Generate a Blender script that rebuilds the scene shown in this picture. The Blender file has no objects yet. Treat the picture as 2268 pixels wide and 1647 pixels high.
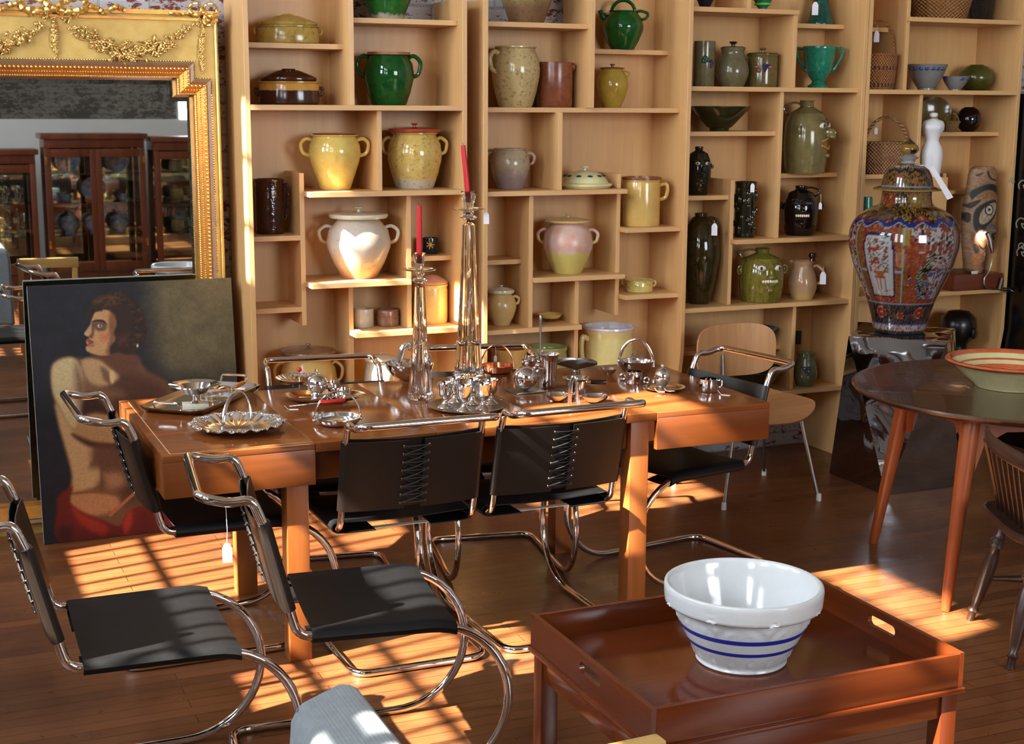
import bpy, math, random
import numpy as np
from mathutils import Vector, Matrix
random.seed(7)
S=bpy.context.scene; COL=S.collection
PI=math.pi
# ---------------------------------------------------------------- camera
HC=1.8; FPX=3164.0; YAW=.4077; PIT=.186; ROL=.006
_f=Vector((math.sin(YAW)*math.cos(PIT),math.cos(YAW)*math.cos(PIT),-math.sin(PIT)))
_r=Vector((math.cos(YAW),-math.sin(YAW),0)); _u=_r.cross(_f)
CR=math.cos(ROL)*_r+math.sin(ROL)*_u; CU=-math.sin(ROL)*_r+math.cos(ROL)*_u; CF=_f
CAMP=Vector((0,0,HC))
def ray(x,y): return (x-1134)/FPX*CR-(y-823.5)/FPX*CU+CF
def onZ(x,y,z): d=ray(x,y); return CAMP+d*((z-HC)/d.z)
def onY(x,y,Y): d=ray(x,y); return CAMP+d*(Y/d.y)
def depth(p): return (Vector(p)-CAMP).dot(CF)
def scr(x,y): return math.atan2(-x,y)          # heading of "right as seen from the room" at a spot
cam=bpy.data.objects.new('camera',bpy.data.cameras.new('camera')); COL.objects.link(cam)
cam.data.sensor_width=36; cam.data.lens=36*FPX/2268; cam.data.clip_end=60
cam.matrix_world=Matrix(((CR.x,CU.x,-CF.x,0),(CR.y,CU.y,-CF.y,0),(CR.z,CU.z,-CF.z,HC),(0,0,0,1)))
S.camera=cam
# ---------------------------------------------------------------- object helpers
class MB:
    def __init__(s): s.v=[]; s.f=[]
    def add(s,v,f):
        n=len(s.v); s.v+= [tuple(p) for p in v]; s.f+=[tuple(i+n for i in q) for q in f]; return s
    def box(s,x0,x1,y0,y1,z0,z1):
        return s.add([(x0,y0,z0),(x1,y0,z0),(x1,y1,z0),(x0,y1,z0),(x0,y0,z1),(x1,y0,z1),(x1,y1,z1),(x0,y1,z1)],
          [(0,3,2,1),(4,5,6,7),(0,1,5,4),(1,2,6,5),(2,3,7,6),(3,0,4,7)])
    def bbox(s,x0,x1,y0,y1,z0,z1,b=.004):
        import bmesh
        bm=bmesh.new(); m=MB().box(x0,x1,y0,y1,z0,z1)
        vs=[bm.verts.new(p) for p in m.v]
        for q in m.f: bm.faces.new([vs[i] for i in q])
        bmesh.ops.bevel(bm,geom=bm.edges[:],offset=b,segments=2,affect='EDGES',profile=.6)
        bm.verts.index_update(); s.add([v.co[:] for v in bm.verts],[[v.index for v in f.verts] for f in bm.faces]); bm.free(); return s
    def lathe(s,prof,n=32,c=(0,0,0),sx=1,sy=1,tw=0):
        n0=len(s.v); rings=[]
        for r,z in prof:
            if r<1e-6: s.v.append((c[0],c[1],c[2]+z)); rings.append([len(s.v)-1])
            else:
                ring=[]
                for k in range(n):
                    a=2*PI*k/n+tw; s.v.append((c[0]+r*sx*math.cos(a),c[1]+r*sy*math.sin(a),c[2]+z)); ring.append(len(s.v)-1)
                rings.append(ring)
        for a,b in zip(rings,rings[1:]):
            if len(a)==1 and len(b)==1: continue
            for k in range(n):
                k2=(k+1)%n
                if len(a)==1: s.f.append((a[0],b[k2],b[k]))
                elif len(b)==1: s.f.append((a[k],a[k2],b[0]))
                else: s.f.append((a[k],a[k2],b[k2],b[k]))
        return s
    def sphere(s,c,r,n=16,m=10):
        if not hasattr(r,'__len__'): r=(r,r,r)
        m0=MB().lathe([(math.sin(PI*i/m) if 0<i<m else 0,-math.cos(PI*i/m)) for i in range(m+1)],n)
        return s.add([(c[0]+p[0]*r[0],c[1]+p[1]*r[1],c[2]+p[2]*r[2]) for p in m0.v],m0.f)
    def tube(s,pts,r,n=10,closed=False,flat=1.0):
        P=[Vector(p) for p in pts]; N=len(P); R=r if hasattr(r,'__len__') else [r]*N
        T=[]
        for i in range(N):
            a=P[(i-1)%N] if (closed or i>0) else P[i]; b=P[(i+1)%N] if (closed or i<N-1) else P[i]
            t=(b-a); T.append(t.normalized() if t.length>1e-9 else Vector((0,0,1)))
        u=T[0].orthogonal().normalized() if flat==1.0 else (Vector((0,0,1)) if abs(T[0].z)<.9 else Vector((1,0,0)))
        u=(u-T[0]*u.dot(T[0])).normalized()
        fr=[u]
        for i in range(1,N):
            u=u-T[i]*u.dot(T[i]); u=u.normalized() if u.length>1e-6 else T[i].orthogonal().normalized(); fr.append(u)
        tw=0
        if closed:
            q=fr[-1]-T[0]*fr[-1].dot(T[0]); q.normalize(); w=T[0].cross(fr[0]); tw=math.atan2(q.dot(w),q.dot(fr[0]))
        rings=[]
        for i in range(N):
            w=T[i].cross(fr[i]); ring=[]
            off=-tw*i/N if closed else 0
            for k in range(n):
                a=2*PI*k/n+off; s.v.append(tuple(P[i]+R[i]*(math.cos(a)*fr[i]+flat*math.sin(a)*w))); ring.append(len(s.v)-1)
            rings.append(ring)
        for i in range(N if closed else N-1):
            a=rings[i]; b=rings[(i+1)%N]
            for k in range(n): s.f.append((a[k],a[(k+1)%n],b[(k+1)%n],b[k]))
        if not closed:
            s.f.append(tuple(reversed(rings[0]))); s.f.append(tuple(rings[-1]))
        return s
    def prism(s,poly,a0,a1,ax='z'):
        n=len(poly); 
        def P(p,t): return {'z':(p[0],p[1],t),'y':(p[0],t,p[1]),'x':(t,p[0],p[1])}[ax]
        return s.add([P(p,a0) for p in poly]+[P(p,a1) for p in poly],
            [tuple(range(n))[::-1],tuple(range(n,2*n))]+[(i,(i+1)%n,n+(i+1)%n,n+i) for i in range(n)])
    def xf(s,M): s.v=[tuple(M@Vector(p)) for p in s.v]; return s
    def mv(s,x=0,y=0,z=0): s.v=[(p[0]+x,p[1]+y,p[2]+z) for p in s.v]; return s
    def join(s,o): return s.add(o.v,o.f)
    def build(s,name,mat,parent=None,loc=None,rz=0,ang=38,mod=None):
        me=bpy.data.meshes.new(name); me.from_pydata(s.v,[],s.f)
        import bmesh
        bm=bmesh.new(); bm.from_mesh(me); bmesh.ops.recalc_face_normals(bm,faces=bm.faces[:]); bm.to_mesh(me); bm.free()
        me.polygons.foreach_set('use_smooth',[True]*len(me.polygons)); me.set_sharp_from_angle(angle=math.radians(ang))
        if mat: me.materials.append(mat)
        o=bpy.data.objects.new(name,me); COL.objects.link(o)
        if parent: o.parent=parent
        if loc is not None: o.location=loc
        o.rotation_euler=(0,0,rz)
        if mod:
            b=o.modifiers.new('b','BEVEL'); b.width=mod; b.segments=2; b.limit_method='ANGLE'
        return o
def tag(o,label=None,cat=None,group=None,kind=None):
    if label: o['label']=label
    if cat: o['category']=cat
    if group: o['group']=group
    if kind: o['kind']=kind
    return o
def thing(name,label,cat,loc=(0,0,0),rz=0,group=None,s=1):
    o=bpy.data.objects.new(name,None); COL.objects.link(o); o.location=loc; o.rotation_euler=(0,0,rz); o.scale=(s,s,s)
    o.empty_display_size=.05
    return tag(o,label,cat,group)
def one(mb,name,mat,label,cat,loc=(0,0,0),rz=0,group=None,ang=38):
    return tag(mb.build(name,mat,None,loc,rz,ang),label,cat,group)
def copy_tree(o,parent=None):
    c=o.copy(); COL.objects.link(c); c.parent=parent
    for ch in list(o.children): copy_tree(ch,c)
    return c
def rounded(pts,r,n=6):
    P=[Vector(p) for p in pts]; out=[P[0]]
    for i in range(1,len(P)-1):
        a,b,c=P[i-1],P[i],P[i+1]; rr=r[i] if hasattr(r,'__len__') else r
        rr=min(rr,(a-b).length*.5,(c-b).length*.5)
        p0=b+(a-b).normalized()*rr; p1=b+(c-b).normalized()*rr
        for k in range(n+1):
            t=k/n; out.append((1-t)**2*p0+2*t*(1-t)*b+t*t*p1)
    out.append(P[-1]); return out
def spl(pts,n=6,closed=False):
    P=[Vector(p) for p in pts]; N=len(P); out=[]
    for i in range(N if closed else N-1):
        g=lambda k: P[k%N] if closed else P[min(max(k,0),N-1)]
        a,b,c,d=g(i-1),g(i),g(i+1),g(i+2)
        for k in range(n):
            t=k/n; out.append(.5*((2*b)+(c-a)*t+(2*a-5*b+4*c-d)*t*t+(3*b-a-3*c+d)*t**3))
    if not closed: out.append(P[-1])
    return out
def arch(c,w,h,r,ang=0,n=16,flat=1,z0=0,lean=0):
    "inverted-U bow: centre c, half span w, height h"
    pts=[]
    for k in range(n+1):
        a=PI*k/n; x=-w*math.cos(a); z=h*math.sin(a)
        pts.append((c[0]+x*math.cos(ang)-lean*math.sin(a)*math.sin(ang),c[1]+x*math.sin(ang)+lean*math.sin(a)*math.cos(ang),c[2]+z0+z))
    return MB().tube(pts,r,8,flat=flat)
# ---------------------------------------------------------------- materials
def C(r,g=None,b=None):
    if g is None: r,g,b=r
    f=lambda x:(x/255/12.92) if x/255<=.04045 else ((x/255+.055)/1.055)**2.4
    return (f(r),f(g),f(b),1)
class NT:
    def __init__(s,name):
        s.m=bpy.data.materials.new(name); s.m.use_nodes=True; s.t=s.m.node_tree; s.b=s.t.nodes['Principled BSDF']
    def n(s,ty,**k):
        o=s.t.nodes.new(ty)
        for a,v in k.items():
            if a in o.inputs.keys(): o.inputs[a].default_value=v
            else: setattr(o,a,v)
        return o
    def l(s,a,b): s.t.links.new(a,b)
    def coord(s,which='Object',scale=(1,1,1),rot=(0,0,0)):
        tc=s.n('ShaderNodeTexCoord'); mp=s.n('ShaderNodeMapping'); mp.inputs['Scale'].default_value=scale; mp.inputs['Rotation'].default_value=rot
        s.l(tc.outputs[which],mp.inputs[0]); return mp.outputs[0]
    def noise(s,co,scale=5,detail=4,rough=.6,dist=0):
        o=s.n('ShaderNodeTexNoise'); o.inputs['Scale'].default_value=scale; o.inputs['Detail'].default_value=detail
        o.inputs['Roughness'].default_value=rough; o.inputs['Distortion'].default_value=dist; s.l(co,o.inputs['Vector']); return o.outputs['Fac']
    def ramp(s,fac,stops,interp='LINEAR'):
        o=s.n('ShaderNodeValToRGB'); o.color_ramp.interpolation=interp; e=o.color_ramp.elements
        while len(e)<len(stops): e.new(.5)
        for i,(p,c) in enumerate(stops): e[i].position=p; e[i].color=c if hasattr(c,'__len__') else (c,c,c,1)
        s.l(fac,o.inputs[0]); return o.outputs[0]
    def mix(s,fac,a,b,mode='MIX'):
        o=s.n('ShaderNodeMix',data_type='RGBA',blend_type=mode)
        for k,v in ((0,fac),(6,a),(7,b)):
            if hasattr(v,'is_linked') or hasattr(v,'links'): s.l(v,o.inputs[k])
            else: o.inputs[k].default_value=v
        return o.outputs[2]
    def math(s,op,a,b=0):
        o=s.n('ShaderNodeMath',operation=op)
        for k,v in ((0,a),(1,b)):
            if hasattr(v,'links'): s.l(v,o.inputs[k])
            else: o.inputs[k].default_value=v
        return o.outputs[0]
    def sep(s,co): o=s.n('ShaderNodeSeparateXYZ'); s.l(co,o.inputs[0]); return o.outputs
    def bump(s,h,st=.2,d=.01): o=s.n('ShaderNodeBump'); o.inputs['Strength'].default_value=st; o.inputs['Distance'].default_value=d; s.l(h,o.inputs['Height']); s.l(o.outputs[0],s.b.inputs['Normal'])
    def col(s,v):
        if hasattr(v,'links'): s.l(v,s.b.inputs['Base Color'])
        else: s.b.inputs['Base Color'].default_value=v
    def set(s,**k):
        for a,v in k.items():
            i=s.b.inputs[a.replace('_',' ')]
            if hasattr(v,'links'): s.l(v,i)
            else: i.default_value=v
        return s.m
def plain(name,c,rough=.5,metal=0,var=.0,sc=20,coat=0,bump=0):
    t=NT(name)
    if var:
        co=t.coord(); f=t.noise(co,sc,5); d=tuple(max(0,x*(1-var)) for x in c[:3])+(1,); e=tuple(min(1,x*(1+var)) for x in c[:3])+(1,)
        t.col(t.ramp(f,[(.3,d),(.7,e)]))
        if bump: t.bump(f,bump,.004)
    else: t.col(c)
    return t.set(Roughness=rough,Metallic=metal,Coat_Weight=coat)
def wood(name,c1,c2,axis='x',rough=.4,sc=1.0,coat=0,c3=None):
    t=NT(name); s={'x':(1.2,18,18),'y':(18,1.2,18),'z':(18,18,1.2)}[axis]; s=tuple(v*sc for v in s)
    co=t.coord('Object',s); f=t.noise(co,1.6,6,.6,.6); g=t.noise(t.coord('Object',tuple(v*5 for v in s)),1.5,3)
    base=t.ramp(f,[(.28,c1),(.72,c2)]); base=t.mix(t.ramp(g,[(.3,.0),(.75,.35)]),base,c3 or tuple(x*.6 for x in c1[:3])+(1,))
    t.col(base); t.bump(g,.05,.002)
    return t.set(Roughness=rough,Coat_Weight=coat)
def glaze(name,c1,c2,rough=.14,spk=None,spk_at=.66,bands=None,sc=7,bsc=9,amp=.12,streak=False,bump=0):
    "fired glaze: mottle of two colours, optional specks, optional colour zones up the wall of the pot"
    t=NT(name); co=t.coord('Object'); f=t.noise(co if not streak else t.coord('Object',(1,1,.12)),sc*4 if not streak else sc*12,5,.65)
    base=t.ramp(f,[(.32,c1),(.68,c2)])
    if bands:
        z=t.sep(t.coord('Generated'))[2]; w=t.noise(co,bsc*3,3); z=t.math('ADD',z,t.math('MULTIPLY',t.math('SUBTRACT',w,.5),amp*2))
        for pos,cb,soft in bands:      # below pos -> colour cb
            m=t.ramp(z,[(max(0,pos-soft),1.0),(min(1,pos+soft),0.0)]); base=t.mix(m,base,cb)
    if spk:
        v=t.noise(co,70,2,.5); base=t.mix(t.ramp(v,[(spk_at-.04,0.0),(spk_at+.1,.6)]),base,spk)
    t.col(base)
    if bump: t.bump(t.noise(co,60,2),bump,.004)
    return t.set(Roughness=rough,Specular_IOR_Level=.55)
M={}
M['chrome']=plain('chrome_plate',C(232,226,222),.06,1)
M['silver']=plain('polished_steel',C(225,226,228),.13,1)
M['pewter']=plain('worn_pewter',C(150,146,138),.33,1,.25,40)
M['copper']=plain('copper_plate',C(226,150,110),.18,1)
M['brass']=plain('brass_metal',C(205,160,70),.25,1)
M['iron']=plain('brushed_steel',C(150,150,150),.3,1)
M['leather']=plain('black_saddle_leather',C(15,15,16),.5,0,.15,60,bump=.1); M['leather'].node_tree.nodes['Principled BSDF'].inputs['Specular IOR Level'].default_value=.28
M['leather_floor_tint']=plain('black_leather_floor_tint',C(24,17,12),.38,0,.12,50,bump=.06)  # brown of the floor's reflection put into the back sling colour
M['lace']=plain('waxed_black_lace',C(14,14,16),.6)
M['eyelet']=plain('nickel_eyelet',C(200,190,170),.25,1)
M['string']=plain('cotton_string',C(225,225,225),.9)
M['paper']=plain('white_card',C(232,232,240),.8)
M['cream']=plain('cream_card',C(222,212,190),.7,0,.06,60)
M['black']=plain('black_gloss',C(12,11,12),.2)
M['rubber']=plain('white_rubber',C(205,203,195),.7)
M['red']=plain('red_bakelite',C(205,40,30),.3)
M['orange_wood']=plain('orange_handle_wood',C(190,110,45),.4,0,.2,40)
M['shelf']=wood('birch_plywood',C(206,160,104),C(220,178,122),'z',.42,.35,c3=C(190,142,88))
M['shelf_x']=wood('birch_board',C(204,158,102),C(218,176,120),'x',.45,.5,c3=C(186,140,88))
M['teak']=wood('teak_veneer',C(112,60,28),C(142,80,38),'x',.15,.5,.0,C(98,50,22))
M['teak_leg']=wood('teak_leg_wood',C(146,80,34),C(168,98,46),'z',.33,.6)
M['teak_edge']=wood('teak_apron_wood',C(104,52,18),C(128,68,26),'x',.28,.4,.0)
M['mahog']=wood('mahogany_stain',C(84,36,13),C(108,48,18),'x',.15,.4,.0,C(60,26,10)); M['mahog_y']=wood('mahogany_stain_side',C(84,36,13),C(108,48,18),'y',.24,.4,.0,C(66,22,10)); M['mahog_z']=wood('mahogany_stain_leg',C(84,36,13),C(108,48,18),'z',.24,.4,.0,C(66,22,10))
M['walnut']=wood('dark_walnut_top',C(58,34,22),C(78,46,28),'x',.22,.6,.3)
M['cherry']=wood('cherry_leg_wood',C(136,64,28),C(160,82,36),'z',.3,.6)
M['windsor']=wood('dark_windsor_wood',C(44,27,19),C(66,40,28),'z',.35,.5)
M['ply']=wood('walnut_plywood',C(176,128,84),C(200,152,104),'z',.35,.5)
M['ply_x']=wood('walnut_plywood_seat',C(176,122,78),C(198,146,98),'x',.35,.5)
M['cab']=wood('rosewood_cabinet',C(88,44,26),C(116,62,38),'z',.3,.5)
M['redbox']=wood('red_brown_box',C(96,42,22),C(122,58,30),'x',.35,.5)
# glass
t=NT('clear_crystal'); t.col((1,1,1,1)); M['glass']=t.set(Roughness=.02,Transmission_Weight=1.0,IOR=1.5)
pm_=bpy.data.materials.new('cabinet_glass'); pm_.use_nodes=True; nt=pm_.node_tree; nt.nodes.remove(nt.nodes['Principled BSDF']); mx_=nt.nodes.new('ShaderNodeMixShader'); tr_=nt.nodes.new('ShaderNodeBsdfTransparent'); gl_=nt.nodes.new('ShaderNodeBsdfGlossy'); fr_=nt.nodes.new('ShaderNodeFresnel'); fr_.inputs[0].default_value=1.45
gl_.inputs['Roughness'].default_value=.01; tr_.inputs[0].default_value=(.93,.97,.95,1); nt.links.new(fr_.outputs[0],mx_.inputs[0]); nt.links.new(tr_.outputs[0],mx_.inputs[1]); nt.links.new(gl_.outputs[0],mx_.inputs[2]); nt.links.new(mx_.outputs[0],nt.nodes['Material Output'].inputs[0]); M['pane']=pm_
t=NT('silvered_mirror'); t.col(C(225,228,226)); M['mirror']=t.set(Roughness=.015,Metallic=1.0)
# floor
t=NT('strip_maple_floor'); co=t.coord('Object')
br=t.n('ShaderNodeTexBrick',offset=.37,offset_frequency=2,squash=1.0); t.l(co,br.inputs['Vector'])
for k,v in (('Scale',1.0),('Mortar Size',.0013),('Mortar Smooth',.2),('Bias',0.0),('Brick Width',1.15),('Row Height',.057)): br.inputs[k].default_value=v
br.inputs['Color1'].default_value=(0,0,0,1); br.inputs['Color2'].default_value=(1,1,1,1); br.inputs['Mortar'].default_value=(.5,.5,.5,1)
g=t.noise(t.coord('Object',(2,45,1)),1.5,6,.65,.3); big=t.noise(co,1.1,4,.6)
base=t.ramp(br.outputs['Color'],[(0,C(88,48,26)),(.5,C(106,60,32)),(1,C(122,72,38))])
base=t.mix(t.ramp(g,[(.3,.55),(.7,0.0)]),base,C(86,44,24))
base=t.mix(t.ramp(big,[(.38,0.0),(.7,.55)]),base,C(150,98,54))
base=t.mix(t.ramp(t.noise(t.coord('Object',(1.5,9,1)),3,4,.7),[(.58,0.0),(.72,.6)]),base,C(70,36,22))
sc=t.noise(t.coord('Object',(3,70,1),(0,0,.5)),2,2,.5); base=t.mix(t.ramp(sc,[(.74,0.0),(.78,.35)]),base,C(190,140,100))
base=t.mix(br.outputs['Fac'],base,C(34,18,12)); t.col(base)
ro=t.ramp(t.noise(co,4,5,.7),[(.3,.24),(.7,.46)]); 
t.bump(t.math('SUBTRACT',t.math('MULTIPLY',g,.25),br.outputs['Fac']),.28,.003)
M['floor']=t.set(Roughness=ro,Specular_IOR_Level=.6)
# painted brick
def brick(name,c_paint,c_bare,c_dark,lo=.5,rotx=0):
    t=NT(name); co=t.coord('Object',(1,1,1),(rotx,0,0))
    br=t.n('ShaderNodeTexBrick'); t.l(co,br.inputs['Vector'])
    for k,v in (('Scale',1.0),('Mortar Size',.006),('Mortar Smooth',.3),('Brick Width',.21),('Row Height',.072)): br.inputs[k].default_value=v
    br.inputs['Color1'].default_value=c_paint; br.inputs['Color2'].default_value=tuple(x*.85 for x in c_paint[:3])+(1,); br.inputs['Mortar'].default_value=tuple(x*.7 for x in c_paint[:3])+(1,)
    a=t.noise(t.coord('Object',(1,1,2.2)),16,5,.7,.4); b=t.noise(co,1.6,3,.6); k=t.math('ADD',t.math('MULTIPLY',a,.62),t.math('MULTIPLY',b,.38))
    cc=t.mix(t.ramp(k,[(lo,0.0),(lo+.015,1.0)]),br.outputs['Color'],c_bare); cc=t.mix(t.ramp(t.noise(co,30,4,.7),[(.6,0.0),(.63,.8)]),cc,c_dark)
    t.col(cc); t.bump(t.math('SUBTRACT',t.math('MULTIPLY',a,.4),br.outputs['Fac']),.6,.01); return t.set(Roughness=.75)
M['brick']=brick('painted_brick',C(188,184,186),C(112,54,44),C(70,44,44),.545,PI/2)
M['brick_dark']=brick('sooty_block',C(108,102,94),C(60,54,46),C(34,30,28),.5,PI/2)
M['plaster']=plain('white_plaster',C(200,198,194),.85,0,.05,3)
M['ceil']=plain('old_timber_ceiling',C(140,124,106),.8,0,.1,3); M['dim']=plain('grey_plaster',C(150,146,140),.85,0,.06,3)
M['frame_grey']=plain('grey_window_paint',C(120,120,118),.5)
# gilt
def gilt(name,c1,c2,c3,sc=8,metal=.75,rough=.34):
    t=NT(name); co=t.coord('Object'); f=t.noise(co,sc*6,6,.7); g=t.noise(co,sc,3)
    base=t.ramp(f,[(.3,c1),(.7,c2)]); base=t.mix(t.ramp(g,[(.5,0.0),(.72,.6)]),base,c3); t.col(base); t.bump(f,.08,.002)
    return t.set(Metallic=metal,Roughness=rough)
M['gilt']=gilt('gilt_gesso',C(196,160,84),C(214,180,104),C(180,138,70),4,.35,.5)
M['gold']=gilt('bright_gold_leaf',C(206,164,84),C(238,204,130),C(176,110,60),14,.8,.3)
M['gilt_red']=gilt('red_bole_gilt',C(206,128,48),C(226,160,70),C(168,104,70),6,.6,.36)
M['bole']=plain('taupe_gesso_band',C(146,116,92),.5,.2,.1,30)
# ---------------------------------------------------------------- the room
XL,XR,YB,YF,ZC=-1.5,6.9,6.30,-3.6,4.7
def struct(mb,name,mat,loc=None): return tag(mb.build(name,mat,None,loc),None,None,None,'structure')
struct(MB().box(XL-.2,XR+.2,YF-.2,YB+.2,-.1,0),'floor',M['floor'])
struct(MB().box(XL-.2,XR+.2,YF-.2,YB+.2,ZC,ZC+.1),'ceiling',M['ceil'])
struct(MB().box(XL-.2,XR+.2,YB,YB+.15,0,ZC),'wall_back',M['brick'])
struct(MB().box(XR,XR+.15,YF,YB,0,ZC),'wall_right',M['dim'])
WALLW=[[(4.45,5.42,1.75,3.02),(4.45,5.42,3.5,4.35)],[(2.62,3.82,2.05,3.02),(2.62,3.82,3.5,4.35)],[(.85,1.69,1.75,3.02),(.85,1.69,3.3,4.35)],[(-1.3,-.2,1.75,3.02),(-1.3,-.2,3.5,4.35)]]
wl=MB().box(XL-.1,XL,2.62,2.84,2.05,3.02); cols=sorted(WALLW,key=lambda w:w[0][0]); y=YF
for col_ in cols:
    a=col_[0][0]; b=max(o[1] for o in col_); wl.box(XL-.1,XL,y,a,0,ZC); z=0
    for (oa,ob,c,d) in col_:
        wl.box(XL-.1,XL,a,b,z,c)
        if ob<b: wl.box(XL-.1,XL,ob,b,c,d)
        z=d
    wl.box(XL-.1,XL,a,b,z,ZC); y=b
wl.box(XL-.1,XL,y,YB,0,ZC)
struct(wl,'wall_left',M['plaster'])
wn=0
def window(a,b,c,d,axis,at,nv,nh,k=1):
    global wn; wn+=1
    m=MB()
    def bar(y0,y1,z0,z1,t=.02):
        if axis=='x': m.box(at-.05-t/2,at-.05+t/2,y0,y1,z0,z1)
        else: m.box(y0,y1,at-.05-t/2,at-.05+t/2,z0,z1)
    w=.035
    bar(a,a+w,c,d,.05); bar(b-w,b,c,d,.05); bar(a,b,c,c+w,.05); bar(a,b,d-w,d,.05)
    for i in range(1,nv): yy=a+(b-a)*i/nv; bar(yy-.011*k,yy+.011*k,c,d)
    for i in range(1,nh): zz=c+(d-c)*i/nh; bar(a,b,zz-.014*k,zz+.014*k)
    struct(m,'window_%d'%wn,M['frame_grey'])
for i,col_ in enumerate(WALLW):
    for j,(a,b,c,d) in enumerate(col_): window(2.84 if (i==1 and j==0) else a,b,c,d,'x',XL,(8 if i<2 else 6) if j==0 else 5,(4 if i<2 else 7) if j==0 else 3,2.2 if (i==2 and j==0) else 1)
fx0,fx1,fz0,fz1=2.9,5.6,1.3,3.7
struct(MB().box(XL-.2,fx0,YF-.15,YF,0,ZC).box(fx1,XR+.2,YF-.15,YF,0,ZC).box(fx0,fx1,YF-.15,YF,0,fz0).box(fx0,fx1,YF-.15,YF,fz1,ZC),'wall_front',M['brick_dark'])
window(fx0,fx1,fz0,fz1,'y',YF,6,4)  # added window behind the camera, put in for fill light
# ---------------------------------------------------------------- light
SUN_AZ,SUN_EL=math.radians(12),math.radians(40)
sd=Vector((math.cos(SUN_EL)*math.cos(SUN_AZ),math.cos(SUN_EL)*math.sin(SUN_AZ),-math.sin(SUN_EL)))
sl=bpy.data.lights.new('sun','SUN'); sl.energy=50; sl.angle=math.radians(.6); sl.color=(1,.93,.82)
so=bpy.data.objects.new('sun',sl); COL.objects.link(so); so.rotation_euler=sd.to_track_quat('-Z','Y').to_euler()
def area(name,loc,d,sx,sy,p,c):
    l=bpy.data.lights.new(name,'AREA'); l.shape='RECTANGLE'; l.size=sx; l.size_y=sy; l.energy=p; l.color=c
    o=bpy.data.objects.new(name,l); COL.objects.link(o); o.location=loc; o.rotation_euler=Vector(d).to_track_quat('-Z','Z').to_euler()
    return o
SKY=(.86,.93,1)
for col_ in WALLW:
    for (a,b,c,d) in col_:
        area('window_fill',(XL-.16,(a+b)/2,(c+d)/2),(1,0,-.0),(b-a),(d-c),92*(b-a)*(d-c),SKY)
area('window_fill',((fx0+fx1)/2,YF-.2,(fz0+fz1)/2),(0,1,0),fx1-fx0,fz1-fz0,290,(.95,.97,1))  # added fill lamp at the made-up front window, brightens the bookcase fronts
w=bpy.data.worlds.new('sky'); S.world=w; w.use_nodes=True; w.node_tree.nodes['Background'].inputs[0].default_value=(.75,.87,1,1); w.node_tree.nodes['Background'].inputs[1].default_value=2.0
S.view_settings.view_transform='Standard'; S.view_settings.look='None'; S.view_settings.gamma=1; S.view_settings.exposure=.14
S.cycles.use_denoising=True; S.cycles.max_bounces=10; S.cycles.diffuse_bounces=5; S.cycles.glossy_bounces=6; S.cycles.transmission_bounces=10; S.cycles.sample_clamp_indirect=6
S.cycles.caustics_reflective=False; S.cycles.caustics_refractive=False
# ---------------------------------------------------------------- shelving
YS=5.93; YK=6.275
def P_(mb,name,mat,root,mod=None):
    "a part given in room coordinates"
    l=root.location; mb.mv(-l.x,-l.y,-l.z); return mb.build(name,mat,root,mod=mod)
SZ={}
def unit(label,xl,xr,ztl,ztr,leftY=YS,yv=(0,0)):
    x0=onY(xl,300,YS).x; x1=onY(xr,300,YS).x
    r=thing('bookcase',label,'bookcase',(x0,YS,0),0,'birch bookcases along the brick wall')
    def side(x,dx,zt,yf):
        pr=[(yf,zt),(YK+.015,zt),(YK+.015,0),(yf+.1,0),(yf,.62)]
        P_(MB().prism([(p[0],p[1]) for p in pr],x,x+dx,'x'),'side_panel',M['shelf'],r,.0015)
    side(x0,.022,ztl,leftY); side(x1-.022,.022,ztr,YS)
    return r,x0+.022,x1-.022
def shelf(r,key,xa,xb,px,py,Yf,th=.022,z=None):
    zz=onY(px,py,Yf).z if z is None else z; SZ[key]=zz
    X0=xa if xa<20 else onY(xa,py,Yf).x; X1=xb if xb<20 else onY(xb,py,Yf).x
    P_(MB().box(X0,X1,Yf,YK-.012,zz-th,zz),'shelf',M['shelf_x'],r,.001); return zz
def divider(r,px,py,Yf,z1,z0,th=.021):
    x=onY(px,py,Yf).x if px>20 else px
    if z1>z0: P_(MB().box(x-th/2,x+th/2,Yf,YK-.012,z0,z1),'divider',M['shelf'],r,.001)
    return x
def back(r,x0,x1,z0,z1,name='back_panel'): P_(MB().box(x0,x1,YK-.012,YK,z0,z1),name,M['shelf'],r)
TH=.022; BZ=.385
# unit 1
r,a,b=unit('birch bookcase next to the gilt mirror, first from the left',545,1035,2.75,2.245)
ya=5.97
za=onY(650,95,6.05).z; zc=onY(800,233,YS).z
v1=onY(779,120,5.96).x
shelf(r,'1a',a,v1-.01,650,95.5,6.05); shelf(r,'1b',v1+.01,b,900,42,5.99); shelf(r,'1c',a,b,800,233,YS)
divider(r,v1,0,5.96,2.75,SZ['1c']); 
xt=onY(670,500,6.03).x
shelf(r,'1d',xt+.01,b,857,423,YS)
v2=divider(r,841,330,5.97,SZ['1c']-TH,SZ['1d'])
v4=onY(906,560,5.99).x; v5=onY(778,700,6.03).x
shelf(r,'1e',xt+.01,v4-.01,800,624.5,YS-.0)
shelf(r,'1f',v5-.01,b,905,731,YS)
shelf(r,'1g',a,xt-.01,620,522.5,6.03); shelf(r,'1h',a,xt-.01,620,682,6.03); shelf(r,'1i',v4+.01,b,960,566.5,6.07)
shelf(r,'1j',a,b,0,0,5.97,z=BZ)
zt=onY(669,383,6.03).z
divider(r,xt,0,6.03,zt,onY(680,720,6.03).z)
divider(r,v4,0,5.99,SZ['1d']-TH,SZ['1f']); divider(r,v5,0,6.03,SZ['1e']-TH,BZ)
back(r,a,v1,BZ,2.75); back(r,v1,b,BZ,SZ['1b']-.0)
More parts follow.
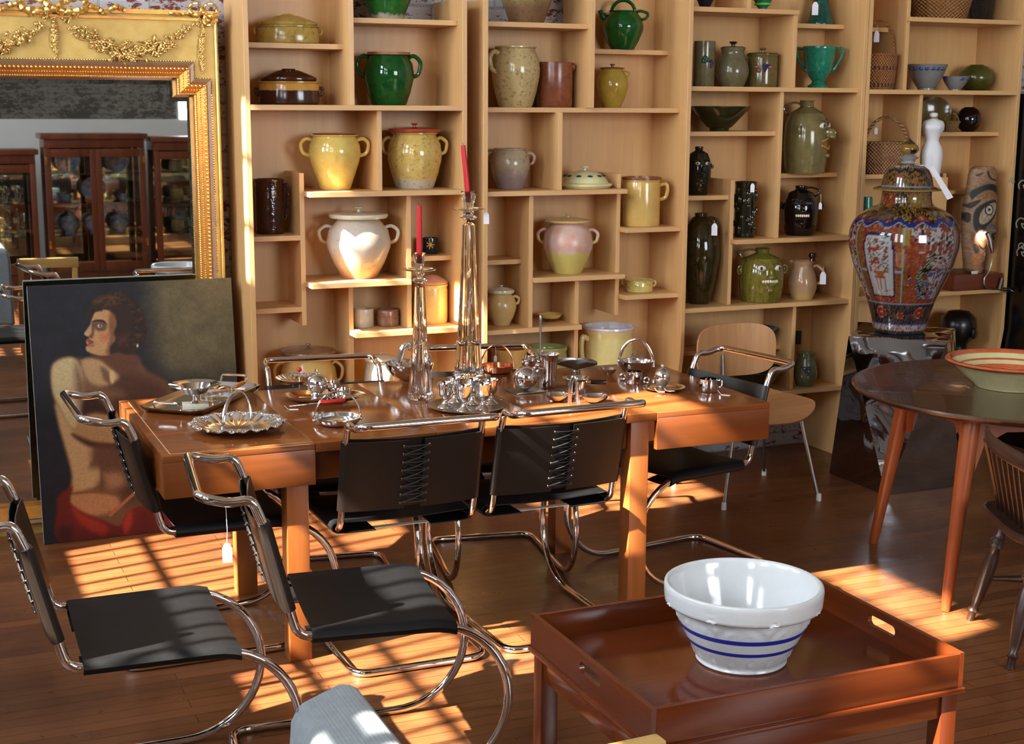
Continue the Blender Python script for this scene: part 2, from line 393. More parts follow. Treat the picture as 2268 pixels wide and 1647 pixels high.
# unit 2
r,a,b=unit('birch bookcase standing behind the tall glass candlestick, second from the left',1071,1529,2.245,2.75)
v1=onY(1313,120,5.96).x; v3=onY(1178,580,5.97).x; v4=onY(1368,560,6.03).x; v5=onY(1279,700,5.99).x
shelf(r,'2a',a,v1-.01,1190,50,5.99); shelf(r,'2b',v1+.01,b,1400,110,6.12); shelf(r,'2c',a,b,1290,238.5,6.0)
shelf(r,'2d',a,1390,1235,421.5,YS+.02); shelf(r,'2e',v3+.01,1384.5,1290,611,YS+.03); shelf(r,'2f',a,v5+.01,1180,726,YS+.03)
shelf(r,'2g',v4+.01,b-.0,1434,504,YS+.03); shelf(r,'2h',v4+.01,b,1430,652,YS+.03); shelf(r,'2i',a,v3-.01,1120,575,6.07); shelf(r,'2j',a,b,0,0,5.97,z=BZ)
divider(r,v1,0,5.96,2.75,SZ['2c']); divider(r,1241,330,5.97,SZ['2c']-TH,SZ['2d'])
divider(r,v3,0,5.98,SZ['2d']-TH,SZ['2f']); divider(r,v4,0,6.03,onY(1371,385,6.03).z,onY(1364,697,6.03).z); divider(r,v5,0,6.0,SZ['2e']-TH,BZ)
back(r,v1,b,BZ,2.75); back(r,a,v1,BZ,SZ['2a'])
# unit 3
r,a,b=unit('birch bookcase full of face jugs, third from the left',1531,1912,2.75,2.75,6.01)
a-=.0
v1=onY(1760,120,5.96).x; v2=onY(1726,380,5.98).x; v3=onY(1618,560,6.0).x; v4=onY(1756,780,6.0).x
shelf(r,'3a',a-.02,1771,1650,18,5.95); shelf(r,'3b',v1+.01,b,1815,53,6.1); shelf(r,'3c',a-.02,b,1715,193,5.96)
shelf(r,'3d',a-.02,v2-.01,1620,291,6.01); shelf(r,'3e',v2+.01,b,1797,383,6.1); shelf(r,'3f',a-.02,v3-.01,1567,433,6.02)
shelf(r,'3g',v3-.0,b,1750,527,5.95); shelf(r,'3h',a-.02,b,1700,673,5.95); shelf(r,'3i',a,v4-.01,1720,764,6.1); shelf(r,'3j',a-.02,b,1800,860,5.97)
BZ3=SZ['3j']
divider(r,v1,0,5.96,SZ['3a']-TH,SZ['3c']); divider(r,v2,0,5.98,SZ['3c']-TH,SZ['3g']); divider(r,onY(1660,5,5.97).x,0,5.97,2.75,SZ['3a'])
divider(r,v3,0,6.0,onY(1622,398,6.0).z,SZ['3h']); divider(r,v4,0,6.0,SZ['3h']-TH,SZ['3j'])
back(r,a-.02,b,SZ['3j'],2.75)
P_(MB().bbox(onY(1765,760,6.25).x,onY(1774,760,6.25).x,6.25,YK-.01,onY(1770,762,6.25).z,onY(1770,733,6.25).z,.001),'socket_plate',M['black'],r)
# unit 4
r,a,b=unit('birch bookcase full of baskets behind the porcelain urn, fourth from the left',1913,2254,2.75,2.75)
v1=onY(2008,120,5.96).x; v2=onY(2040,230,5.97).x; v3=onY(2089,450,6.0).x
shelf(r,'4a',v1-.01,b,2130,41,YS); shelf(r,'4b',a,v1-.01,1950,61,6.1); shelf(r,'4c',a,b,2080,199.5,YS)
shelf(r,'4d',v2+.01,b,2145,292,6.05); shelf(r,'4e',a,v2-.01,1950,386,6.0); shelf(r,'4f',v3+.01,b,2110,421,6.1)
shelf(r,'4g',a,b,2150,642.5,YS); shelf(r,'4h',a,b,1880,829,6.0)
shelf(r,'4k',a,v3,1925,502,6.05)
divider(r,v1,0,5.96,2.75,SZ['4c']); divider(r,v2,0,5.97,SZ['4c']-TH,SZ['4e']-TH); divider(r,v3,0,6.0,SZ['4e']-.0,SZ['4g'])
back(r,a,b,SZ['4h'],2.75)
X4R=b+.022
# ---------------------------------------------------------------- pottery on the shelves
G={}
G['olive_y']=glaze('olive_yellow_glaze',C(150,120,52),C(176,150,76),.16,C(84,78,40),.62,sc=5)
G['brown2']=glaze('brown_and_honey_glaze',C(58,28,16),C(74,38,20),.12,bands=None)
G['brown_band']=glaze('honey_over_brown',C(176,128,56),C(190,144,70),.14,bands=[(.62,C(54,26,16),.02)],amp=.03)
G['green']=glaze('bottle_green_glaze',C(10,62,22),C(18,84,30),.07,C(60,96,40),.72)
G['green_lt']=glaze('leaf_green_glaze',C(30,88,34),C(44,112,48),.1,bands=[(.1,C(180,176,160),.03)])
G['terra']=glaze('bare_terracotta_rim',C(150,86,58),C(168,104,72),.45)
G['yellow']=glaze('straw_yellow_glaze',C(200,170,84),C(214,188,106),.1,C(170,136,70),.7)
G['yellow_base']=glaze('straw_glaze_over_raw_foot',C(190,158,84),C(206,178,104),.11,C(130,104,60),.6,bands=[(.16,C(186,176,160),.04)],amp=.05)
G['redlid']=glaze('red_brown_lid_glaze',C(150,60,38),C(170,78,50),.22,C(120,76,56),.68)
G['darkjug']=glaze('dark_treacle_glaze',C(38,14,8),C(62,24,12),.08,bump=.5)
G['crock']=glaze('cream_crock_glaze',C(206,192,164),C(196,184,176),.16,C(110,90,70),.68,bands=[(.3,C(196,160,110),.18),(.14,C(170,124,92),.1)],amp=.1)
G['cream']=glaze('cream_lid_glaze',C(212,206,176),C(222,216,190),.14)
G['navy']=glaze('blue_black_glaze',C(18,26,34),C(26,36,46),.12)
G['greyglz']=glaze('pale_grey_glaze',C(176,172,156),C(186,182,168),.2)
G['brownsalt']=glaze('brown_salt_glaze',C(112,78,58),C(140,102,76),.22,C(70,44,34),.6)
G['mustard']=glaze('mustard_glaze',C(206,166,96),C(214,178,110),.2,C(180,140,80),.7)
G['pinklid']=glaze('pink_splashed_lid',C(198,138,104),C(208,150,116),.25,C(60,110,70),.72,sc=3)
G['tan']=glaze('tan_cracked_glaze',C(180,158,108),C(192,172,124),.14,C(120,92,56),.58)
G['tan_g']=glaze('green_tan_old_glaze',C(120,120,60),C(150,136,84),.2,C(90,64,44),.6,bands=[(.38,C(120,92,66),.1)])
G['saltbrown']=glaze('iron_brown_stoneware',C(108,58,34),C(134,76,46),.25,C(88,46,30),.6)
G['yel_sm']=glaze('deep_yellow_glaze',C(158,130,48),C(178,150,64),.1,C(130,100,40),.7)
G['grey_t']=glaze('grey_tan_glaze',C(158,140,112),C(172,156,128),.16,C(120,100,104),.6,bands=[(.45,C(140,122,118),.14)],amp=.2)
G['leafdish']=glaze('pale_cream_leaf_glaze',C(208,202,150),C(218,212,166),.14,C(60,130,84),.71,sc=3)
G['cylyel']=glaze('yellow_worn_glaze',C(194,158,84),C(206,172,100),.12,C(110,66,34),.73,sc=4)
G['pinkyel']=glaze('pink_slip_over_yellow_glaze',C(206,150,126),C(208,188,180),.3,bands=[(.42,C(200,184,104),.02)],amp=.08,sc=4)
G['tanlid']=glaze('tan_lid_jar_glaze',C(196,164,106),C(206,176,122),.2,C(150,100,80),.7,sc=4)
G['bowlby']=glaze('yellow_over_brown_bowl',C(214,178,96),C(222,188,110),.2,bands=[(.5,C(112,60,24),.04)],amp=.04)
G['splash']=glaze('yellow_brown_splashed',C(196,178,96),C(206,188,112),.1,C(140,74,16),.6,sc=3)
G['bigyel']=glaze('pale_yellow_crock',C(206,190,122),C(214,200,136),.22)
G['whiterim']=glaze('white_lavender_glaze',C(206,204,214),C(196,190,196),.15,C(150,80,60),.7)
G['grncrk']=glaze('sage_green_crock',C(148,150,92),C(166,164,110),.12)
G['stone']=glaze('grey_green_stoneware',C(92,86,60),C(112,104,76),.16,C(70,60,40),.66)
G['olive']=glaze('olive_stoneware',C(84,72,36),C(104,90,50),.13,C(60,50,24),.66)
G['turq']=glaze('turquoise_crackle',C(14,104,84),C(34,132,104),.12,C(10,72,58),.62,sc=14)
G['teal']=glaze('dark_teal_vase',C(14,66,58),C(20,84,72),.14)
G['dkgreen']=glaze('dark_moss_glaze',C(34,34,16),C(48,46,22),.12)
G['facegrn']=glaze('streaked_ash_glaze',C(92,84,30),C(128,116,48),.1,C(56,50,20),.6,streak=True)
G['facetan']=glaze('smooth_olive_face_glaze',C(100,90,52),C(118,106,66),.12)
G['faceblk']=glaze('black_face_glaze',C(16,9,8),C(26,14,10),.07)
G['dkvase']=glaze('streaked_dark_olive',C(38,30,10),C(56,44,16),.08,C(24,18,8),.58,streak=True)
G['figdk']=glaze('mirror_black_green',C(18,18,10),C(34,32,16),.08)
G['pitch']=glaze('rose_tan_pitcher',C(176,138,104),C(186,150,116),.14,bands=[(.18,C(196,164,108),.1)])
G['bluebowl']=glaze('raku_blue_bowl',C(30,88,104),C(20,60,84),.14,C(120,96,100),.62)
G['grnpot']=glaze('grey_green_pot',C(78,82,56),C(98,100,70),.13)
G['greyblue']=glaze('grey_stoneware_bowl',C(112,112,112),C(126,124,120),.22)
G['cobalt']=plain('cobalt_blue_brush',C(34,44,110),.3)
G['grape']=plain('grape_purple_glaze',C(40,34,70),.2)
G['leafg']=plain('leaf_green_slip',C(22,70,56),.25)
G['olvase']=glaze('olive_round_vase',C(58,58,18),C(74,74,26),.2)
G['limerim']=plain('lime_green_rim',C(60,230,30),.3)
G['slate']=glaze('slate_blue_glaze',C(60,84,92),C(74,98,106),.2)
G['white']=plain('white_bisque',C(214,214,216),.4)
G['eyew']=plain('white_glaze_eye',C(214,210,198),.12)
G['pupil']=plain('blue_black_pupil',C(30,34,52),.1)
G['ochre']=plain('ochre_glaze_lips',C(190,124,54),.18)
G['teeth']=plain('ivory_teeth',C(222,212,178),.2)
G['gold_slip']=plain('yellow_slip_flower',C(214,176,70),.3)
PR={
'jar':[(.0,0),(.56,0),(.6,.03),(.75,.25),(.93,.5),(1,.66),(.96,.82),(.84,.93),(.82,.965),(.9,.985),(.9,1.0),(.82,1.0)],
'jar2':[(0,0),(.66,0),(.7,.03),(.86,.25),(.98,.5),(1,.62),(.95,.8),(.8,.93),(.78,.96),(.84,.98),(.84,1),(.77,1)],
'round':[(0,0),(.55,0),(.58,.03),(.8,.25),(.98,.5),(1,.6),(.92,.8),(.7,.94),(.66,.97),(.7,1),(.64,1)],
'cyl':[(0,0),(.93,0),(.96,.03),(.97,.1),(.97,.85),(.94,.92),(1,.96),(1,1),(.93,1)],
'cyl2':[(0,0),(.96,0),(1,.03),(1,.96),(.98,1),(.9,1)],
'bowl':[(0,0),(.42,0),(.42,.08),(.5,.14),(.8,.55),(.96,.9),(1,.97),(.98,1),(.93,.98)],
'cone':[(0,0),(.3,0),(.33,.12),(.4,.16),(.7,.55),(.98,.92),(1,1),(.95,.99)],
'pitch':[(0,0),(.7,0),(.78,.06),(.98,.28),(1,.42),(.9,.62),(.7,.82),(.68,.9),(.76,1),(.7,1)],
'trophy':[(0,0),(.6,0),(.62,.05),(.42,.1),(.36,.16),(.5,.24),(.8,.45),(.9,.7),(.93,.88),(1,.97),(.98,1),(.9,.98)],
'vase':[(0,0),(.52,0),(.6,.05),(.82,.25),(1,.5),(.99,.65),(.8,.86),(.45,.95),(.3,.965),(.32,1),(.25,1)],
'globe':[(0,0),(.5,0),(.75,.12),(.97,.35),(1,.52),(.9,.75),(.62,.93),(.42,.98),(.4,1),(.34,1)],
'bell':[(0,0),(1,0),(1,.06),(.88,.14),(.7,.4),(.56,.7),(.5,1),(.45,1)],
'jug':[(0,0),(.86,0),(.9,.03),(.99,.3),(1,.5),(.95,.68),(.78,.82),(.42,.885),(.3,.91),(.3,.98),(.34,1),(.24,1)],
'bottle':[(0,0),(.74,0),(.8,.03),(.98,.3),(1,.55),(.92,.72),(.7,.86),(.34,.91),(.3,.93),(.34,.98),(.32,1),(.22,1)],
}
def body(prof,R,H,sx=1,sy=1,n=40,t=.012):
    p=[(r*R,z*H) for r,z in PR[prof]]; t=min(t,R*.14)
    inner=[(max(0,r-t),max(z,t)) for r,z in reversed(p[2:-2])]; rt,zt=p[-1]
    inner=[q for q in inner if q[1]<zt-t*.3]
    return MB().lathe(p+inner+[(0,t)],n,sx=sx,sy=sy)
def rad(prof,z):
    P=PR[prof]
    for (r0,z0),(r1,z1) in zip(P,P[1:]):
        if z0<=z<=z1 and z1>z0: return r0+(r1-r0)*(z-z0)/(z1-z0)
    return P[-1][0]
def loopY(R0,z0,R1,z1,out,r,side=1,n=9,flat=1):
    "ear handle in the local xz plane"
    m=(z0+z1)/2; h=(z1-z0)/2
    pts=spl([(R0*side,0,z0),((R0+out*.75)*side,0,z0+h*.35),((max(R0,R1)+out)*side,0,m+h*.5),((R1+out*.75)*side,0,z1+h*.18),(R1*side,0,z1)],n)
    return MB().tube(pts,r,8,flat=flat)
def price_tag(parent_loc,p,drop=.06,s=.018,name='price_tag',lab=None,face=None,group=None):
    a=scr(p[0],p[1]) if face is None else face
    t=thing('price_tag',lab,'tag',(p[0],p[1],p[2]-drop),a,group)
    MB().tube([(0,0,s*2.1),(.002,0,drop*.6),(0,.002,drop)],.0009,5).build('string',M['string'],t)
    pl=[(-s/2,0),(s/2,0),(s/2,s*1.6),(s*.22,s*2.1),(-s*.22,s*2.1),(-s/2,s*1.6)]
    MB().prism(pl,-.0006,.0006,'y').build('card',M['paper'],t); return t
POT={}
def pot(key,name,label,cat,cx,yt,w,sz,prof,mat,Yc=6.1,sx=1,sy=1,rz=0,hand=(),hmat=None,group=None,flat=1,dx=0,t=.012,bmod=None):
    """one vessel; centre column cx, visible top row yt, visible width w; stands on the board sz"""
    z0=(SZ[sz] if isinstance(sz,str) else sz)+.0008
    c=onY(cx,(yt+20),Yc); d=depth(c); R=w/2/FPX*d; rm=PR[prof][-2][0]*R*sy
    Yc=min(Yc,6.252-R*sy/(sx if sx>1 else 1)); c=onY(cx,(yt+20),Yc); c.x+=dx
    top=onY(cx,yt,Yc+(rm if yt>228 else -rm)).z; H=top-z0
    th=thing(name,label,cat,(c.x,c.y,z0),scr(c.x,c.y)+rz,group)
    b=body(prof,R/sx if sx>1 else R,H,sx,sy,t=t)
    if bmod: b=bmod(b,R,H)
    b.build('body',mat,th)
    for (s_,z1,z2,out,r) in hand:
        ra=rad(prof,z1)*R*.96; rb=rad(prof,z2)*R*.96
        loopY(ra,z1*H,rb,z2*H,out*R,r,s_,flat=flat).build('handle',hmat or mat,th)
    POT[key]=(th,R,H); return th,R,H
def lid(th,R,H,mat,lr=.9,lh=.12,dome=.5,knob=.12,kmat=None,kh=.5,dz=0,sx=1,sy=1):
    r=R*lr; h=R*lh*2; z=H+.001+dz
    m=MB().lathe([(0,z),(r*.96,z),(r,z+h*.3),(r*.97,z+h*.62),(r*.8,z+h*(.7+.3*dome)),(r*.4,z+h*(.8+dome)),(0,z+h*(.85+dome*1.2))],36,sx=sx,sy=sy)
    l=m.build('lid',mat,th)
    if knob:
        zz=z+h*(.8+dome*1.15); k=R*knob
        MB().lathe([(k*.5,zz-.004),(k*.45,zz+k*kh),(k,zz+k*kh*1.6),(k*.9,zz+k*kh*2.3),(0,zz+k*kh*2.5)],20).build('knob',kmat or mat,l)
    return l
def dots(th,R,H,prof,spots,mat,name,rr,push=.4):
    "applied clay sprigs on the wall: (angle from front, height fraction)"
    m=MB()
    for a,zf in spots:
        r=rad(prof,zf)*R; aa=-PI/2+a; m.sphere((r*math.cos(aa),r*math.sin(aa),zf*H),rr,10,7)
    return m.build(name,mat,th)
# --- first bookcase
th,R,H=pot('a','casserole','olive yellow oval casserole with lid, top left shelf beside the mirror','casserole',638,56,140,'1a','cyl',G['olive_y'],6.13,sy=.62,hand=[(-1,.55,.8,.12,.006),(1,.55,.8,.12,.006)])
lid(th,R,H,G['olive_y'],.94,.09,.9,0,sy=.62).parent=th; MB().tube(arch((0,0,0),R*.22,.012,.005).v and [( -R*.22,0,H+R*.3),(-R*.1,0,H+R*.345),(R*.1,0,H+R*.345),(R*.22,0,H+R*.3)],.006,8).build('knob',G['olive_y'],th)
th,R,H=pot('b','casserole','dark brown oval casserole with honey band and domed lid, second shelf beside the mirror','casserole',640,180,138,'1c','cyl',G['brown_band'],6.13,sy=.62,hand=[(-1,.4,.7,.14,.007),(1,.4,.7,.14,.007)],hmat=G['brown2'])
lid(th,R,H,G['brown2'],.9,.1,.9,0,sy=.62); MB().lathe([(.0,H+R*.36),(.028,H+R*.36),(.03,H+R*.4),(.022,H+R*.4),(.018,H+R*.37),(0,H+R*.37)],20).build('knob',G['brown2'],th)
pot('c','jar','leaf green jar cut by the top of the photo, over the dark green jar','jar',857,-70,122,'1b','jar',G['green_lt'],6.12)
th,R,H=pot('d','jar','glossy bottle green two-handled jar with bare rim','jar',861,117,112,'1c','jar2',G['green'],6.12,hand=[(-1,.55,.92,.3,.009),(1,.55,.92,.3,.009)])
MB().lathe([(.77*R,H-.006),(.85*R,H-.006),(.85*R,H+.006),(.78*R,H+.006),(.77*R,H-.006)],36).build('rim',G['terra'],th)
th,R,H=pot('e','jar','straw yellow two-handled jar with a flat brown-edged top','jar',745,297,116,'1d','jar',G['yellow'],6.1,hand=[(-1,.62,.9,.34,.008),(1,.62,.9,.34,.008)],dx=-.008)
lid(th,R,H,G['terra'],.84,.03,.1,0)
th,R,H=pot('f','jar','speckled yellow two-handled jar under a red-brown lid','jar',918,292,122,'1d','jar2',G['yellow_base'],6.1,hand=[(-1,.62,.88,.2,.008),(1,.62,.88,.2,.008)])
lid(th,R,H,G['redlid'],.98,.1,.1,.12)
pot('g','mug','tall dark treacle-glazed embossed mug with handle','mug',602,394,66,'1g','cyl',G['darkjug'],6.16,hand=[(1,.25,.85,.3,.007)],dx=-.012)
th,R,H=pot('h','crock','large cream two-handled crock with flat lid and rusty foot, largest on its bookcase','crock',794,478,143,'1e','round',G['crock'],6.1,hand=[(-1,.58,.84,.26,.008),(1,.58,.84,.26,.008)])
lid(th,R,H,G['cream'],.93,.1,.1,.13)
th,R,H=pot('i','mug','small blue-black mug with a yellow flower','mug',953,524,36,'1i','cyl2',G['navy'],6.17)
m=MB()
for k in range(7):
    a=2*PI*k/7; m.tube([(0,-R*1.0,H*.6),(R*.5*math.cos(a),-R*1.0,H*.6+R*.5*math.sin(a)*1.1)],.0024,5)
m.build('flower',G['gold_slip'],th)
pot('j','pot','small pale grey crock, left of the pair on the low shelf','pot',808,679,47,'1f','cyl2',G['greyglz'],6.1,dx=-.008)
pot('k','pot','small speckled brown salt-glazed crock, right of the pair on the low shelf','pot',866,679,52,'1f','cyl',G['brownsalt'],6.1,dx=-.016)
th,R,H=pot('l','canister','mustard yellow canister with pink domed lid behind the shorter candlestick','canister',968,622,76,'1f','cyl',G['mustard'],6.12,dx=-.03)
lid(th,R,H,G['pinklid'],1.0,.12,1.2,0)
th,R,H=pot('m','casserole','large tan lidded casserole on the lowest shelf, behind the table at left','casserole',683,775,128,'1j','round',G['mustard'],6.12,hand=[(-1,.6,.85,.2,.007),(1,.6,.85,.2,.007)])
lid(th,R,H,G['brownsalt'],.98,.1,.3,.1)
th,R,H=pot('n','jar','sunlit cream jar with a tilted lid on the lowest shelf','jar',843,790,78,'1j','jar',G['cream'],6.1)
lid(th,R,H,G['cream'],1.0,.12,.3,.12)
# --- second bookcase
pot('o','jar','big olive and brown jar cut by the top of the photo','jar',1167,-80,130,'2a','jar',G['tan_g'],6.12)
th,R,H=pot('p','oil_jug','green spouted jug with a hoop handle over its mouth','jug',1380,22,92,'2b','round',G['green'],6.18,hand=[(1,.78,.98,.28,.007)])
MB().tube(spl([(-R*.7,0,H*.72),(-R*1.0,0,H*.9),(-R*1.12,0,H*1.02)],5),[.018]*6+[.012]*5,10).build('spout',G['green'],th)
arch((0,0,H*.97),R*.55,R*.55,.008).build('handle',G['green'],th)
th,R,H=pot('q','jar','tan crazed jar with one handle at left, above the small lilac jar','jar',1142,101,110,'2c','jar2',G['tan'],6.13,rz=.0,hand=[])
h=loopY(rad('jar2',.6)*R*.95,.58*H,rad('jar2',.86)*R*.95,.88*H,.3*R,.011,1); h.xf(Matrix.Rotation(math.radians(215),4,'Z')); h.build('handle',G['tan'],th)
th,R,H=pot('r','crock','plain brown straight-sided crock with two small lugs','crock',1245,137,80,'2c','cyl2',G['saltbrown'],6.14,dx=-.038)
for s_ in (-1,1): MB().sphere((s_*R*1.02,0,H*.9),(.012,.012,.018),10,8).build('lug',G['saltbrown'],th)
th,R,H=pot('s','jar','small deep yellow lidded jar, right of the brown crock','jar',1356,152,72,'2c','round',G['yel_sm'],6.14,hand=[(1,.8,.93,.15,.004)])
lid(th,R,H,G['saltbrown'],.78,.05,.2,.16,G['olive'])
pot('t','jar','grey-lilac mottled two-handled jar, beside the tall candle','jar',1130,327,88,'2d','jar2',G['grey_t'],6.13,hand=[(-1,.6,.86,.26,.007),(1,.6,.86,.26,.007)])
z0=SZ['2d']; c=onY(1311,415,6.1); c.x-=.04; R=62/FPX*depth(c)
th=thing('covered_dish','cream domed dish cover with green leaves on the long middle shelf','dish',(c.x,c.y,z0+.001),scr(c.x,c.y))
MB().lathe([(0,0),(R*.9,0),(R,.012),(R,.02),(R*.86,.026),(R*.78,.045),(R*.5,.07),(R*.15,.08),(0,.081)],40).build('cover',G['leafdish'],th)
MB().lathe([(.008,.078),(.007,.09),(.02,.094),(.02,.1),(0,.102)],16).build('knob',G['cream'],th)
for k in range(6):
    a=-PI/2+(k-2.5)*.6; MB().sphere((R*.66*math.cos(a),R*.66*math.sin(a),.056),(.013,.009,.006),8,6).build('painted_leaf',G['leafg'],th)
th,R,H=pot('u','jar','worn yellow straight jar with brown rim and ear handle, right end shelf','jar',1421,391,86,'2g','cyl',G['cylyel'],6.08,hand=[(1,.55,.85,.4,.009)])
MB().lathe([(.9*R,H-.008),(1.02*R,H-.008),(1.02*R,H+.004),(.92*R,H+.004),(.9*R,H-.008)],36).build('rim',G['saltbrown'],th)
th,R,H=pot('v','crock','pink over yellow two-handled lidded crock in the middle compartment','crock',1258,489,112,'2e','round',G['pinkyel'],6.1,hand=[(-1,.6,.84,.22,.008),(1,.6,.84,.22,.008)])
lid(th,R,H,G['tanlid'],.92,.08,.4,.12)
th,R,H=pot('w','jar','tan lidded jar with an ear handle, low shelf beside the tall candlestick','jar',1112,645,68,'2f','round',G['tanlid'],6.1,hand=[(1,.66,.88,.22,.007)],dx=-.004)
lid(th,R,H,G['cream'],.86,.16,.3,.12)
pot('x','bowl','small yellow-rimmed brown bowl on the low shelf','bowl',1218,690,56,'2f','bowl',G['bowlby'],6.12,t=.006)
pot('y','bowl','small yellow bowl with brown splashes and two lugs','bowl',1415,614,64,'2h','cyl',G['splash'],6.08,hand=[(-1,.45,.85,.2,.005),(1,.45,.85,.2,.005)],t=.006)
th,R,H=pot('z','crock','big pale yellow crock with white glazed mouth behind the table','crock',1348,715,112,'2j','cyl',G['bigyel'],6.1)
h=loopY(R*.95,.5*H,R*.95,.86*H,.3*R,.013,1,flat=1.0); h.xf(Matrix.Rotation(math.radians(212),4,'Z')); h.build('handle',G['bigyel'],th)
MB().lathe([(.86*R,H-.03),(1.02*R,H-.006),(1.05*R,H),(1.04*R,H+.008),(.95*R,H+.01),(.9*R,H),(.86*R,H-.03)],40).build('rim',G['whiterim'],th)
pot('aa','crock','sage green open crock behind the chrome beaker','crock',1222,758,84,'2j','cyl',G['grncrk'],6.08,dx=-.016)
th,R,H=pot('ab','crock','mustard crock with a dark lid behind the tubular chair rail','crock',1128,762,84,'2j','cyl',G['mustard'],6.12)
lid(th,R,H,G['saltbrown'],1.04,.06,.2,0)
# --- third bookcase
pot('ba','bowl','black pot cut by the top of the photo, first on its bookcase','pot',1562,-24,50,'3a','bowl',G['navy'],6.08)
th,R,H=pot('bb','bowl','slate blue bowl with a lime green foot line at the top edge','bowl',1690,-30,64,'3a','cone',G['slate'],6.05)
MB().tube([(R*.5*math.cos(a*PI/12),R*.5*math.sin(a*PI/12),.028) for a in range(24)],.006,8,closed=True).build('stripe',G['limerim'],th)
th,R,H=pot('bc','vase','dark teal bell-shaped vase with a price tag','vase',1819,-30,60,'3b','bell',G['teal'],6.17)
price_tag(None,onY(1806,8,6.08)+Vector((0,0,.0)),.055,.03,lab='white price tag hanging on the dark teal vase')
th,R,H=pot('bd','vase','tall cylindrical stoneware vase with grape sprigs, far left of its row','vase',1560,90,48,'3c','cyl2',G['stone'],6.08)
dots(th,R,H,'cyl2',[(.75,.55-.03*i+.02*j) for i in range(5) for j in range(2)]+[(.6,.55),(.9,.52)],G['grape'],'grapes',.006); dots(th,R,H,'cyl2',[(.1,.62),(.25,.58),(.0,.56)],G['leafg'],'leaf',(.014,.005,.012))
th,R,H=pot('be','jar','grey-green waisted jar with a black ball knob','jar',1623,104,74,'3c','pitch',G['stone'],6.1)
lid(th,R,H,G['stone'],.66,.03,.2,.24,G['figdk'],.5)
th,R,H=pot('bf','jar','olive lidded jar with raised grapes and leaves','jar',1707,119,70,'3c','cyl',G['olive'],6.1,bmod=lambda b,R,H: MB().join(b),dx=-.048)
lid(th,R,H,G['olive'],.94,.05,.3,.22)
dots(th,R,H,'cyl',[(.1+.07*i,.66-.06*j) for j in range(4) for i in range(j//2,5-j)],G['grape'],'grapes',.0065)
for q_ in ((-.35,.6),(-.2,.5),(.55,.6)): dots(th,R,H,'cyl',[q_],G['saltbrown'],'leaf',(.013,.006,.012))
th,R,H=pot('bg','goblet','turquoise two-handled trophy cup','cup',1815,101,76,'3c','trophy',G['turq'],6.1)
for s_ in (-1,1): MB().tube(spl([(s_*R*.9,0,H*.93),(s_*R*1.32,0,H*.95),(s_*R*1.3,0,H*.8),(s_*R*.95,0,H*.5),(s_*R*.72,0,H*.4)],6),.007,8).build('handle',G['turq'],th)
pot('bh','bowl','wide dark moss green bowl on a raw foot','bowl',1594,235,136,'3d','cone',G['dkgreen'],6.1,t=.008)
